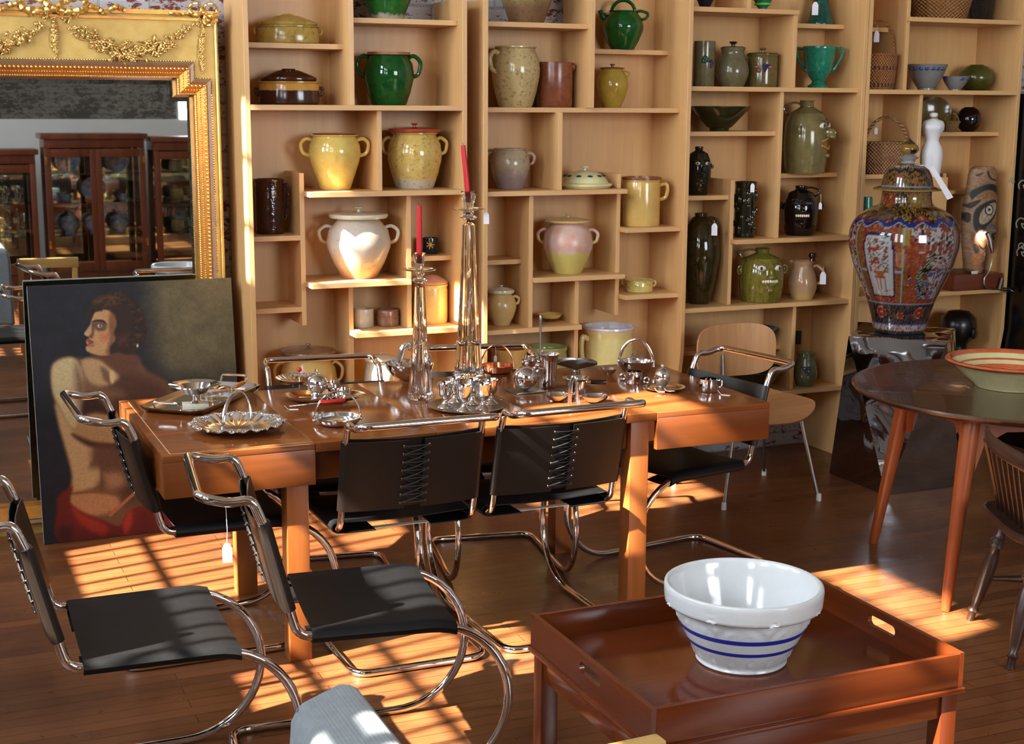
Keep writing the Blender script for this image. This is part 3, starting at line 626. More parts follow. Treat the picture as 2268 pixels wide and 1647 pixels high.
def face_jug(key,label,cx,yt,w,sz,mat,Yc,turn,prof='bottle',eye=1,lips='ochre',big=1,sx=1,sy=1,eyes='eyew',teeth=True,hside=None,nose=1):
    th,R,H=pot(key,'face_jug',label,'jug',cx,yt,w,sz,prof,mat,Yc,sx=sx,sy=sy)
    def S(a,zf,rr=0,out=0): r=rad(prof,zf)*R+out; aa=-PI/2+turn+a; return (r*math.cos(aa),r*math.sin(aa),zf*H)
    rot=Matrix.Rotation(turn,4,'Z')
    # nose
    m=MB().sphere((0,0,0),(.13*R,.24*R*nose,.24*R),14,10); m.sphere((0,-.14*R*nose,-.15*R),(.17*R,.16*R,.12*R),12,8)
    for s_ in (-1,1): m.sphere((s_*.1*R,-.06*R,-.13*R),(.07*R,.09*R,.06*R),10,7)
    m.xf(rot); p=S(0,.56,0); m.mv(*p); m.build('nose',mat,th)
    for s_ in (-1,1):
        p=S(s_*.42,.66,0); e=MB().sphere((0,0,0),(.2*R,.12*R,.13*R),14,8).xf(Matrix.Rotation(turn+s_*.42,4,'Z')).mv(*p); eo=e.build('eye',G[eyes],th)
        p2=Vector(S(s_*.42,.66,0,.09*R)); MB().sphere(p2,(.07*R,.07*R,.08*R),10,7).build('pupil',G['pupil'],eo)
        # lids and brows
        m=MB().tube(spl([S(s_*(.42+d),.66+dz/H*R,0,.03*R) for d,dz in ((-.24,.02),(-.12,.11),(.04,.13),(.22,.03))],4),.035*R,8)
        m.tube(spl([S(s_*(.42+d),.66+dz/H*R,0,.02*R) for d,dz in ((-.3,.16),(-.12,.25),(.08,.26),(.26,.16))],4),.05*R,8); m.build('brow',mat,th)
        # ears
        q=Vector(S(s_*1.5,.6,0,.03*R)); ring=[(0,.05*R*math.cos(t),0) for t in (0,)]
        m=MB().tube([tuple(q+Vector((math.cos(turn-PI/2+s_*1.5)*(.10*R+.1*R*math.cos(t)),math.sin(turn-PI/2+s_*1.5)*(.10*R+.1*R*math.cos(t)),.19*R*math.sin(t)))) for t in [i*2*PI/14 for i in range(14)]],.038*R,8,closed=True)
        m.sphere(tuple(q+Vector((math.cos(turn-PI/2+s_*1.5)*.07*R,math.sin(turn-PI/2+s_*1.5)*.07*R,0))),(.06*R,.06*R,.12*R),10,8); m.build('ear',mat,th)
    # mouth
    for nm,zz,tk in (('upper_lip',.445,.045),('lower_lip',.385,.05)):
        dz=.045 if nm[0]=='u' else -.045
        MB().tube(spl([S(a,zz+dz*(1-abs(a)/.48)-.0*a,0,.03*R*(1.3-abs(a))) for a in (-.46,-.23,0,.23,.46)],4),tk*R,8).build(nm,G[lips] if lips in G else mat,th)
    if teeth:
        m=MB()
        for i in range(7): p=S(-.33+.11*i,.415,0,.02*R); m.sphere(p,(.058*R,.05*R,.085*R),8,6)
        m.build('teeth_row',G['teeth'],th)
    p=S(0,.25,0,.0); MB().sphere(p,(.17*R,.14*R,.12*R),12,8).build('chin',mat,th)
    if hside is not None:
        a=hside; h=loopY(rad(prof,.8)*R*.7,.78*H,.26*R,.95*H,.42*R,.05*R,1); h.xf(Matrix.Rotation(a,4,'Z')); h.build('handle',mat,th)
    return th,R,H
face_jug('bi','tall smooth olive face jug seen in profile, yellow lips',1787,222,100,'3e',G['facetan'],6.09,math.radians(72),'jug',sx=1,hside=math.radians(180),teeth=False,nose=1.7)
face_jug('bj','dark brown face jug half hidden by the bookcase side',1548,324,56,'3f',G['figdk'],6.1,math.radians(20),'bottle',lips='x',teeth=False)
th,R,H=pot('bk','vase','tall bulging dark olive streaked vase, largest of the dark ones','vase',1564,470,88,'3h','vase',G['dkvase'],6.1,dx=-.03)
MB().tube(spl([(R*.4,0,H*.95),(R*.75,0,H*.93),(R*.85,0,H*.84)],5),.008,8).build('handle',G['dkvase'],th)
price_tag(None,onY(1583,487,5.98),.075,.028,lab='white price tag on the shoulder of the big dark olive vase')
th,R,H=pot('bl','vase','slender mirror-black figural vase with modelled hands','vase',1652,400,48,'3g','cyl',G['figdk'],6.07)
m=MB(); rnd=random.Random(3)
for i in range(30):
    a=-PI/2+rnd.uniform(-1.5,1.5); z=rnd.uniform(.1,.85); r=R*.95; m.sphere((r*math.cos(a),r*math.sin(a),z*H),(R*.2,R*.16,R*rnd.uniform(.2,.45)),8,6)
m.build('modelled_figures',G['figdk'],th)
price_tag(None,onY(1667,405,6.0),.045,.02,lab='white price tag on the slender black figural vase')
face_jug('bm','black grinning face jug with ivory teeth',1774,410,80,'3g',G['faceblk'],6.08,math.radians(8),'bottle',lips='x',eyes='pupil',hside=0)
price_tag(None,onY(1818,430,5.99),.075,.016,lab='white price tag on the black grinning face jug')
face_jug('bn','streaked green face jug with staring eyes above the plywood chair',1688,547,98,'3h',G['facegrn'],6.06,math.radians(24),'jug',lips='x',hside=math.radians(180))
th,R,H=pot('bo','pitcher','rose-tan pitcher with a brown stopper, right of the green face jug','pitcher',1779,574,64,'3h','pitch',G['pitch'],6.05,hand=[(1,.4,.84,.4,.007)])
MB().sphere((-R*.78,0,H*.97),(R*.18,R*.16,R*.12),10,8).build('spout',G['pitch'],th)
MB().lathe([(0,H*1.0),(.016,H*1.0),(.014,H*1.08),(.022,H*1.12),(.018,H*1.2),(0,H*1.21)],14).mv(R*.6).build('stopper',G['darkjug'],th)
price_tag(None,onY(1824,590,5.955),.09,.03,lab='white price tag hanging from the rose-tan pitcher')
pot('bp','bowl','blue raku bowl behind the plywood chair back','bowl',1686,716,84,'3i','cone',G['bluebowl'],6.15,t=.006,dx=-.018)
pot('bq','bowl','large dark moss bowl on the lowest shelf behind the plywood chair','bowl',1650,795,170,'3j','bowl',G['dkgreen'],6.12)
th,R,H=pot('br','pot','grey-green pot with raised grape bunch, lowest shelf','pot',1785,776,54,'3j','pitch',G['grnpot'],6.05)
dots(th,R,H,'pitch',[(-.3+.16*i,.6-.07*j) for j in range(4) for i in range(j,5-j//2)],G['grape'],'grapes',.006)
# --- fourth bookcase : baskets and bowls
def weave(name,c1,c2,c3=None,sc=1,chk=False):
    t=NT(name); co=t.coord('Object'); u=t.n('ShaderNodeTexCoord'); s=t.sep(u.outputs['Object'])
    a=t.math('ARCTAN2',s[1],s[0]); wv=t.math('SINE',t.math('MULTIPLY',a,34*sc)); zz=t.math('SINE',t.math('MULTIPLY',s[2],330*sc)); k=t.math('MULTIPLY',wv,zz)
    base=t.ramp(t.math('ADD',t.math('MULTIPLY',k,.5),.5),[(.25,c1),(.75,c2)]); base=t.mix(t.ramp(t.noise(co,20,3),[(.45,0.0),(.7,.5)]),base,c3 or c1)
    if chk:
        q=t.math('MULTIPLY',t.math('SINE',t.math('MULTIPLY',a,24)),1.0); z2=t.math('SINE',t.math('MULTIPLY',s[2],75)); m=t.math('MULTIPLY',t.math('GREATER_THAN',q,.2),t.math('GREATER_THAN',z2,.75)); base=t.mix(m,base,C(60,52,30))
    t.col(base); t.bump(k,.9,.006); return t.set(Roughness=.6)
W1=weave('split_oak_weave',C(120,78,38),C(170,120,66)); W2=weave('red_brown_weave',C(134,80,44),C(186,124,74),chk=True); W3=weave('willow_weave',C(124,82,52),C(190,144,98)); W4=weave('dark_weave',C(40,30,22),C(62,48,36)); W5=weave('pale_rush_weave',C(140,104,54),C(170,132,76))
def basket(name,label,cx,yt,w,sz,mat,Yc,r0=.8,sy=.8,hh=0,tilt=0,n=36,hr=.006,turn=0,dx=0):
    z0=SZ[sz]+.001; c=onY(cx,yt+10,Yc); R=w/2/FPX*depth(c); Yc=min(Yc,6.252-R*sy); c=onY(cx,yt+10,Yc); H=onY(cx,yt,Yc).z-z0; c.x+=dx
    th=thing(name,label,'basket',(c.x,c.y,z0),scr(c.x,c.y)+turn)
    MB().lathe([(0,0),(R*r0*.95,0),(R*r0,.01),(R*(r0+1)/2*1.01,H*.5),(R,H),(R-.008,H),(R*(r0+1)/2-.006,H*.5),(R*r0-.008,.012),(0,.012)],n,sy=sy).build('body',mat,th)
    MB().tube([(R*math.cos(a*PI/16),R*sy*math.sin(a*PI/16),H) for a in range(32)],.006,8,closed=True).build('rim',mat,th)
    if hh: arch((0,0,H*.8),R*.94,hh,hr,0,20,flat=.45).build('handle',mat,th)
    return th,R,H
basket('basket','large round woven basket at the top of the right bookcase',2084,-40,150,'4a',W1,6.08)
basket('basket','dark brown basket tucked behind the large round one',2178,-50,60,'4a',W4,6.14)
th,R,H=basket('basket','red-brown checked basket with a tall hoop handle',1966,122,88,'4c',W2,6.03,.88,hh=.2,dx=-.058,turn=.55)
price_tag(None,onY(1943,55,6.06),.085,.026,lab='white price tag hanging from the tall hoop handle')
th,R,H=pot('ca','bowl','grey stoneware bowl with blue brushed flowers, larger of two','bowl',2053,141,88,'4c','bowl',G['greyblue'],6.06)
dots(th,R,H,'bowl',[(-.9+.3*i,.82) for i in range(7)],G['cobalt'],'painted_flowers',(.012,.004,.009))
th,R,H=pot('cb','bowl','small grey stoneware bowl with blue flowers, smaller of two','bowl',2116,168,60,'4c','bowl',G['greyblue'],6.04)
dots(th,R,H,'bowl',[(-.8,.8),(.5,.8),(1.1,.8)],G['cobalt'],'painted_flowers',(.01,.004,.008))
pot('cc','vase','round olive green vase at the end of the bowl row','vase',2165,143,76,'4c','globe',G['olvase'],6.14,dx=-.008)
th,R,H=basket('basket','wide willow basket with a round hoop handle behind the urn lid',1972,316,104,'4e',W3,6.06,.86,hh=.16,hr=.009,dx=-.03,turn=.3)
price_tag(None,onY(1942,262,6.06),.08,.016,lab='thin white tag hanging from the round hoop handle')
basket('basket','tiny pale basket with a hoop handle beside the black pot','basket' and 2107,270,34,'4d',W5,6.05,.8,hh=.055,hr=.003)
th,R,H=pot('cd','pot','faceted black pot on the small right-hand shelf','pot',2146,237,54,'4d','globe',G['faceblk'],6.12)
z0=SZ['4d'] ; c=onY(2061,292,6.0)
one(MB().lathe([(0,0),(.05,.004),(.085,.02),(.088,.022),(.05,.008),(0,.004)],28,).xf(Matrix.Rotation(math.radians(80),4,'X')).mv(0,0,.09),'plate',G['olive'],'dark mottled plate propped up behind the white torso','plate',(onY(2066,292,6.2).x,6.2,z0+.001),scr(3,6))
pot('ce','vase','small turquoise flared vase peeping out left of the urn lid','vase',1920,435,44,'4k','bell',G['turq'],6.12,rz=0)
pot('cf','pot','dark low pot on the lowest visible shelf, left of the pedestal','pot',1912,712,56,'4g' if 0 else '4h','bowl',G['figdk'],6.12)
# ---------------------------------------------------------------- painting with shapes (for pictures and painted porcelain)
def sdf(P,poly):
    V=np.array(poly,float); d=np.full(len(P),1e9); ins=np.zeros(len(P),bool)
    for i in range(len(V)):
        a=V[i]; b=V[(i+1)%len(V)]; e=b-a; w=P-a; t=np.clip((w@e)/max(e@e,1e-9),0,1); q=w-t[:,None]*e; d=np.minimum(d,(q**2).sum(1))
        if a[1]!=b[1]:
            c=((P[:,1]>=min(a[1],b[1]))&(P[:,1]<max(a[1],b[1]))); xi=a[0]+(P[:,1]-a[1])/(b[1]-a[1])*(b[0]-a[0]); ins^=c&(P[:,0]<xi)
    d=np.sqrt(d); return np.where(ins,-d,d)
def smoothpoly(p,n=4): return [(q.x,q.y) for q in spl([(a,b,0) for a,b in p],n,True)]
def paint(P,base,shapes):
    col=np.array(base,float)*np.ones((len(P),3)) if np.ndim(base)==1 else base.astype(float)
    for sh in shapes:
        poly,c,soft=sh[:3]; al=sh[3] if len(sh)>3 else 1.0
        if len(poly)>2: poly=smoothpoly(poly,3) if (len(sh)<5) else poly; D=sdf(P,poly)
        else: cx,cy=poly[0]; rx,ry=poly[1]; D=(np.sqrt(((P[:,0]-cx)/rx)**2+((P[:,1]-cy)/ry)**2)-1)*min(rx,ry)
        m=np.clip(.5-D/(2*max(soft,.01)),0,1)*al; m=m*m*(3-2*m); col=col*(1-m[:,None])+np.array(c,float)*m[:,None]
    return col
def lin(c): c=np.clip(np.asarray(c)/255,0,1); return np.where(c<=.04045,c/12.92,((c+.055)/1.055)**2.4)
def setcol(o,col):
    a=o.data.color_attributes.new('paint','FLOAT_COLOR','POINT'); L=np.ones((len(col),4),np.float32); L[:,:3]=lin(col); a.data.foreach_set('color',L.ravel())
def paintmat(name,rough=.5,coat=0,grain=0,metal_gold=False,spec=.5):
    t=NT(name); a=t.n('ShaderNodeAttribute',attribute_name='paint'); c=a.outputs['Color']
    if grain: f=t.noise(t.coord('Object'),grain,3); c=t.mix(.22,c,t.ramp(f,[(.3,0.25),(.7,1.0)]),'MULTIPLY'); t.bump(f,.15,.001)
    t.col(c); return t.set(Roughness=rough,Coat_Weight=coat,Specular_IOR_Level=spec)
rng=np.random.default_rng(5)
# ---------------------------------------------------------------- the gilt pier mirror
MY=6.15; mcx=.646
mir=thing('pier_mirror','huge gilt mirror with flower garlands and stepped upper corners standing on the floor','mirror',(mcx,MY,0))
gR,gr,gs,gT,gb=1.196,1.127,1.826,1.895,.11
def mp(d):
    L=2*mcx-gR; l=2*mcx-gr
    return [(L-d,gb-d),(gR+d,gb-d),(gR+d,gs+d),(gr+d,gs+d),(gr+d,gT+d),(l-d,gT+d),(l-d,gs+d),(L-d,gs+d)]
def ring(A,B,ya,yb,yk=None):
    n=len(A); m=MB(); yk=yk or MY+.1
    v=[(p[0],ya,p[1]) for p in A]+[(p[0],yb,p[1]) for p in B]+[(p[0],yk,p[1]) for p in A]+[(p[0],yk,p[1]) for p in B]
    f=[]
    for i in range(n):
        j=(i+1)%n; f+=[(i,j,n+j,n+i),(i,2*n+i,2*n+j,j),(n+i,n+j,3*n+j,3*n+i),(2*n+i,3*n+i,3*n+j,2*n+j)]
    return m.add(v,f)
oL,oR,oT=2*mcx-1.297,1.297,2.15
outer=[(oL,0),(oR,0),(oR,gs+.16),(oR-.001,gs+.165),(oR,oT),(oL,oT),(oL+.001,gs+.165),(oL,gs+.16)]
P_(ring(mp(.062),outer,MY-.012,MY-.012),'frame',M['gilt'],mir)
P_(ring(mp(.044),mp(.062),MY-.016,MY-.028),'inner_band',M['bole'],mir)
P_(ring(mp(.0),mp(.044),MY+.02,MY-.022),'sloped_moulding',M['gilt_red'],mir)
def along(pts,step):
    out=[]
    for a,b in zip(pts,pts[1:]+pts[:1]):
        L=math.hypot(b[0]-a[0],b[1]-a[1]); n=max(1,int(L/step)); out+=[(a[0]+(b[0]-a[0])*k/n,a[1]+(b[1]-a[1])*k/n,math.atan2(b[1]-a[1],b[0]-a[0])) for k in range(n)]
    return out
def beads(d,y,r,step,mat,name,el=1):
    m=MB()
    for x,z,a in along(mp(d),step):
        if z<.35 : continue
        m.sphere((x,y,z),(r*(1+abs(math.cos(a))*(el-1)),r,r*(1+abs(math.sin(a))*(el-1))),7,5)
    P_(m,name,mat,mir)
beads(.037,MY-.018,.0062,.0165,M['gold'],'pearl_row'); beads(.020,MY-.002,.0035,.010,M['gold'],'small_bead_row'); beads(.004,MY+.012,.004,.0095,M['gold'],'rope_row',1.4); beads(.068,MY-.018,.0042,.0105,M['gold'],'outer_bead_row')
P_(MB().box(oL-.004,oR+.004,MY-.03,MY+.1,oT,oT+.018).box(oL+.0,oR,MY-.022,MY+.1,oT-.022,oT-.012),'cornice',M['gilt_red'],mir)
m=MB()
for sx in (-1,1):
    m=MB(); x=mcx+sx*(oR-mcx-.012); m.box(x-.0035,x+.0035,MY-.02,MY-.01,.02,2.13)
    x=mcx+sx*(oR-mcx-.034); m.box(x-.003,x+.003,MY-.018,MY-.01,.02,1.83)
    P_(m,'side_fillet',M['gold'],mir)

gl=MB().add([(p[0],MY+.045,p[1]) for p in mp(-.028)],[tuple(range(8))]); gl.add([(p[0],MY+.06,p[1]) for p in mp(-.028)],[tuple(range(8))])
P_(gl,'mirror_glass',M['mirror'],mir)
bv=MB(); A=[(p[0],MY+.0525,p[1]) for p in mp(.002)]; B=[(p[0],MY+.045,p[1]) for p in mp(-.028)]; bv.add(A+B,[(i,(i+1)%8,8+(i+1)%8,8+i) for i in range(8)])
P_(bv,'bevelled_edge',M['mirror'],mir,None)
def mpx(x,y,dy=-.03): p=onY(x,y,MY+dy); return Vector((p.x,MY+dy,p.z))
def flowers(path,w,seed,dens=1.0):
    r_=random.Random(seed); m=MB(); n=len(path)
    for i,p in enumerate(path):
        t=i/(n-1); ww=w*(math.sin(PI*t)**.8*.85+.25)
        for k in range(max(2,int(dens*ww/.006))):
            q=Vector((p[0]+r_.gauss(0,.35)*ww*.5,MY-.018-r_.random()*ww*.45,p[2]+r_.gauss(0,.42)*ww)); s=r_.uniform(.004,.0085)*(ww/.05+.5)
            if r_.random()<.45:   # rosette
                m.sphere(q,(s*.8,s*.7,s*.8),7,5)
                for a in range(5): m.sphere(q+Vector((math.cos(a*1.2566)*s,0,math.sin(a*1.2566)*s)),(s*.55,s*.5,s*.55),6,4)
            else:
                a=r_.uniform(0,PI); mm=MB().sphere((0,0,0),(s*1.7,s*.5,s*.6),7,5).xf(Matrix.Rotation(a,4,'Y')).mv(*q); m.join(mm)
    return m
def mirx(x): return 2*mcx-x
sw=[mpx(x,y) for x,y in ((135,35),(170,68),(205,90),(250,106),(290,112),(330,108),(370,95),(405,75),(443,42))]
swp=spl(sw,5)
P_(flowers(swp,.042,1),'garland',M['gold'],mir); P_(flowers([(mirx(p[0]),p[1],p[2]) for p in swp],.042,2),'garland',M['gold'],mir)
dc=spl([mpx(120,30),mpx(120,60),mpx(119,85),mpx(124,105),mpx(126,124)],6); P_(flowers([ (p[0],p[1],p[2]) for p in dc],.024,3,1.6),'flower_drop',M['gold'],mir)
d2=[mpx(448,50),mpx(450,75),mpx(447,105),mpx(449,135),mpx(450,162)]; d2=spl(d2,6)
P_(flowers(d2,.022,4,1.4),'flower_drop',M['gold'],mir); P_(flowers([(mirx(p[0]),p[1],p[2]) for p in d2],.022,5,1.4),'flower_drop',M['gold'],mir)
def ribbon(pts,w=.012):
    n=len(pts); m=MB(); m.tube([ (p[0],p[1]-.006*math.sin(i*1.9),p[2]) for i,p in enumerate(pts)],[w*(1+.18*math.sin(i*2.1)) for i in range(n)],8,flat=.45); return m
bc=mpx(120,18,-.04)
m=MB().sphere(bc,(.018,.018,.016),10,8)
for s_ in (-1,1):
    m.join(ribbon(spl([bc,bc+Vector((s_*.05,-.01,.03)),bc+Vector((s_*.11,-.01,.045)),bc+Vector((s_*.12,0,.0)),bc+Vector((s_*.05,0,-.012)),bc],7),.014))
    m.join(ribbon(spl([bc,bc+Vector((s_*.03,0,-.02)),bc+Vector((s_*.06,0,-.012)),bc+Vector((s_*.09,0,-.03))],7),.009))
    m.join(ribbon(spl([bc+Vector((s_*.12,0,.02)),bc+Vector((s_*.17,0,.005)),bc+Vector((s_*.2,0,-.012)),bc+Vector((s_*.24,0,.012)),bc+Vector((s_*.28,0,.0))],8),.010))
P_(m,'ribbon_bow',M['gold'],mir)
for s_ in (-1,1):
    c=mpx(452,28,-.04); c.x=c.x if s_>0 else mirx(c.x); m=MB().sphere(c,(.012,.012,.012),8,6)
    for dx,dz,rr in ((.028,.012,.028),(-.034,.014,.026),(.02,-.03,.02)):
        q=c+Vector((s_*dx,0,dz)); m.join(ribbon([(q.x+rr*math.cos(a*PI/9),q.y,q.z+rr*math.sin(a*PI/9)) for a in range(19)],.0085))
    m.join(ribbon(spl([c+Vector((-s_*.05,0,.0)),c+Vector((-s_*.09,0,-.01)),c+Vector((-s_*.14,0,-.004))],8),.006))
    P_(m,'corner_bow',M['gold'],mir)
# ---------------------------------------------------------------- canvas leaning on the mirror
cv=thing('painting','unframed oil painting of a bare-shouldered young man looking left, leaning on the mirror','painting',(.4755,5.95,0))
PW,PH,PY=.835,1.062,.135; ta=math.asin(PY/PH)
nx,nz=300,380
us=np.linspace(0,1,nx); vs=np.linspace(0,1,nz); U,Vv=np.meshgrid(us,vs)
X=U*PW; Zz=Vv*PH*math.cos(ta)+.002; Yy=Vv*PY
verts=np.c_[X.ravel(),Yy.ravel(),Zz.ravel()]
wv=verts+np.array([.4755,5.95,0])-np.array(CAMP); den=wv@np.array(CF); px=1134+FPX*(wv@np.array(CR))/den; py=823.5-FPX*(wv@np.array(CU))/den
PP=np.c_[px,py]
A1=lambda L:[(x/2.657,600+y/2.657) for x,y in L]; A2=lambda L:[(60+x/4.843,620+y/4.843) for x,y in L]
bx=np.clip((px-285-(py-640)*.1)/85,0,1)*np.clip((900-py)/120,0,1); bx=bx*bx*(3-2*bx)
base=np.array([[29,29,35]])*(1-bx[:,None])+np.array([[88,79,55]])*bx[:,None]
def vn(P,s,seed):
    r=np.random.default_rng(seed); g=r.random((64,64)); q=P/s; i=np.floor(q).astype(int); f=q-i; f=f*f*(3-2*f)
    G_=lambda a,b: g[a%64,b%64]
    return (G_(i[:,0],i[:,1])*(1-f[:,0])+G_(i[:,0]+1,i[:,1])*f[:,0])*(1-f[:,1])+(G_(i[:,0],i[:,1]+1)*(1-f[:,0])+G_(i[:,0]+1,i[:,1]+1)*f[:,0])*f[:,1]
base=base*(.82+.36*(.5*vn(PP,26,1)+.3*vn(PP,9,2)+.2*vn(PP,3,3)))[:,None]
SK=[(A1([(330,530),(400,505),(470,515),(560,510),(700,500),(790,500),(870,590),(980,650),(1040,760),(1080,1000),(1060,1500),(880,1560),(420,1420),(425,1200),(380,1030),(330,820),(298,600)]),(104,74,50),7),
(A1([(700,560),(860,600),(980,680),(1000,900),(900,1300),(760,1380),(680,1300),(600,1150),(600,900),(620,760)]),(72,46,34),26,.9),
(A1([(300,610),(320,540),(400,507),(455,530),(490,620),(500,700),(470,860),(450,930),(400,900),(350,800),(312,720)]),(176,158,116),6),
(A1([(440,540),(490,620),(505,720),(470,820),(440,700)]),(112,86,68),10,.8),
(A1([(330,780),(430,930),(540,1010),(560,1080),(520,1160),(560,1260),(480,1300),(425,1390),(425,1200),(382,1030),(345,900)]),(172,140,96),7),
(A1([(480,528),(580,515),(640,560),(690,600),(690,640),(600,680),(520,650)]),(164,132,94),7),
(A1([(590,560),(640,590),(650,660),(610,640)]),(96,70,50),6,.8),(A1([(650,580),(680,610),(665,660),(648,640)]),(186,160,110),3),
(A1([(480,640),(600,690),(700,690),(740,740),(600,760),(500,740)]),(110,80,56),12,.8),
(A1([(430,955),(470,880),(530,835),(660,850),(720,900),(720,1000),(600,1020),(480,990)]),(156,120,78),6),
(A1([(500,730),(560,730),(640,830),(560,830),(480,850)]),(48,30,26),8,.9),
(A1([(425,955),(540,1000),(660,1016),(760,1012),(740,1050),(560,1045),(450,990)]),(66,36,26),6,.95),
(A1([(560,1030),(720,1050),(740,1170),(600,1180),(540,1110)]),(92,62,44),14,.9),
(A1([(510,1170),(590,1160),(600,1230),(540,1260)]),(176,146,102),10,.8),(A1([(610,1190),(720,1180),(740,1260),(640,1290)]),(150,112,78),12,.8),
(A1([(440,1290),(560,1300),(680,1320),(700,1390),(560,1440),(420,1390)]),(166,120,80),8),(A1([(590,1150),(606,1150),(606,1290),(592,1290)]),(80,52,38),5,.7),
(A1([(430,1300),(560,1290),(700,1310),(700,1322),(560,1306),(430,1318)]),(108,70,48),4,.8),
(A1([(335,1400),(345,1320),(425,1270),(412,1360),(500,1425),(620,1470),(700,1500),(740,1440),(790,1395),(900,1380),(1010,1480),(1000,1560),(700,1590),(350,1600)]),(96,28,22),5),
(A1([(420,1380),(520,1440),(640,1500),(600,1560),(460,1480)]),(146,46,32),8,.8),(A1([(720,1480),(770,1400),(780,1480),(740,1560)]),(158,50,34),6,.8),(A1([(350,1500),(430,1500),(420,1590),(350,1590)]),(60,20,20),10,.8),(A1([(820,1420),(900,1400),(920,1500),(850,1540)]),(84,22,20),10,.8),
(A1([(636,1436),(788,1298),(800,1310),(650,1448)]),(158,98,64),1.2,1,0),
(A2([(700,790),(900,760),(1150,790),(1220,880),(1080,1000),(960,980),(800,860),(720,830)]),(86,54,38),7),
(A2([(690,430),(740,335),(900,315),(960,420),(960,560),(930,700),(880,800),(760,805),(645,765),(630,715),(655,700),(638,680),(636,640),(668,622),(650,603),(614,582),(622,555),(655,510),(680,470)]),(170,130,88),2.2),
(A2([(900,330),(965,420),(955,560),(930,700),(880,800),(840,780),(880,640),(870,480)]),(110,74,52),6,.85),
(A2([(690,470),(725,440),(722,560),(700,625),(660,608),(690,560)]),(92,68,54),2.5,.85),(A2([(615,575),(640,548),(655,590),(640,600)]),(178,140,100),1.5),
(A2([(712,455),(830,440),(850,530),(770,550),(725,520)]),(88,64,50),3.5,.85),(A2([(755,484),(778,474),(806,490),(786,512),(762,504)]),(176,168,152),1.2),(A2([(776,480),(793,482),(790,506),(776,502)]),(56,46,44),1),
(A2([(690,452),(735,426),(820,430),(862,486),(815,452),(742,446)]),(46,30,24),2),
(A2([(780,590),(870,560),(880,640),(800,650)]),(176,92,66),7,.7),
(A2([(640,648),(664,632),(706,654),(714,672),(690,688),(642,700),(662,676)]),(124,58,52),1.8),(A2([(655,705),(720,690),(715,712),(670,716)]),(110,78,58),2.5,.8),
(A2([(690,400),(632,400),(650,300),(700,235),(760,185),(950,140),(1080,180),(1200,260),(1275,420),(1285,560),(1255,680),(1180,770),(1080,800),(980,770),(890,790),(900,700),(950,640),(930,560),(960,470),(930,380),(860,318),(760,325),(715,350)]),(44,31,24),4),
(A2([(700,240),(760,190),(950,145),(1060,190),(940,270),(800,270)]),(84,56,36),8,.75),(A2([(900,340),(950,390),(940,470),(900,420)]),(126,78,44),5,.6),
(A2([(1182,704),(6,16)][:1]+[(6,14)]) if 0 else [(60+1184/4.843,620+702/4.843),(2.0,4.2)],(190,188,176),.8),
(A2([(960,600),(1080,590),(1090,660),(990,720)]),(92,46,34),10,.6)]
col=paint(PP,base,SK)
r_=random.Random(9); curls=[]
for i in range(150):
    an=r_.uniform(-2.9,1.2); cx=970+r_.uniform(.55,1.06)*310*math.cos(an); cy=430+r_.uniform(.6,1.08)*300*math.sin(an)
    if (cx<900 and cy>350) or cy>760: continue
    curls.append((A2([(cx,cy),(cx+24,cy+12)])[0:1]+[(r_.uniform(2,5.5),r_.uniform(1.6,3.6))],((78,50,32) if i%3==0 else (34,25,20)),1.6,.6))
col=paint(PP,col,curls); col*= (.93+.14*vn(PP,2.2,8))[:,None]
# woven canvas wrapped on its stretcher
F=[(j*nx+i,j*nx+i+1,(j+1)*nx+i+1,(j+1)*nx+i) for j in range(nz-1) for i in range(nx-1)]
o=MB().add(verts,F).build('canvas',paintmat('oil_paint',.6,0,0,spec=.25),cv); setcol(o,col)
mm=MB().prism([(.0,.002),(PY,PH*math.cos(ta)+.002),(PY+.024,PH*math.cos(ta)-.001),(.026,.0)],0,PW,'x'); mm.v=[(p[0],p[1]+.0012,p[2]) for p in mm.v]
mm.build('stretcher',plain('raw_canvas_edge',C(176,176,160),.8,0,.12,30),cv)
# ---------------------------------------------------------------- dining table
TZ=.735; tx0,tx1,ty0,ty1=.70,2.88,4.30,5.20; sl_,sr_=1.179,onY(1456,911,4.30).x
tb=thing('dining_table','long orange-brown draw-leaf dining table crowded with polished metalware','table',((tx0+tx1)/2,(ty0+ty1)/2,0))
P_(MB().bbox(tx0,sl_-.001,ty0,ty1,TZ-.02,TZ,.0015),'end_leaf',M['teak'],tb); P_(MB().bbox(sr_+.001,tx1,ty0,ty1,TZ-.02,TZ,.0015),'end_leaf',M['teak'],tb)
cw=(sr_-sl_)/3
for k in range(3): P_(MB().bbox(sl_+cw*k+.0005,sl_+cw*(k+1)-.0005,ty0+.002,ty1,TZ-.03,TZ-.0005,.001),'centre_leaf',M['teak'],tb)
for a,b in ((tx0,sl_-.001),(sr_+.001,tx1)):
    e=a if a==tx0 else b-.022
    P_(MB().bbox(a,b,ty0,ty0+.022,TZ-.135,TZ-.0205,.0015).bbox(a,b,ty1-.022,ty1,TZ-.135,TZ-.0205,.0015).bbox(e,e+.022,ty0+.023,ty1-.023,TZ-.135,TZ-.0205,.0015),'end_apron',M['teak_edge'],tb)
for ya in (ty0+.06,ty1-.085): P_(MB().bbox(sl_+.0,sr_-.0,ya,ya+.025,TZ-.135,TZ-.032,.001),'apron',M['teak_edge'],tb)
P_(MB().box(tx0+.026,tx0+.029,ty0+.028,ty1-.03,TZ,TZ+.0004).box(tx0+.029,sl_-.002,ty0+.026,ty0+.029,TZ,TZ+.0004),'inlay_line',plain('pale_inlay',C(190,150,100),.4),tb)
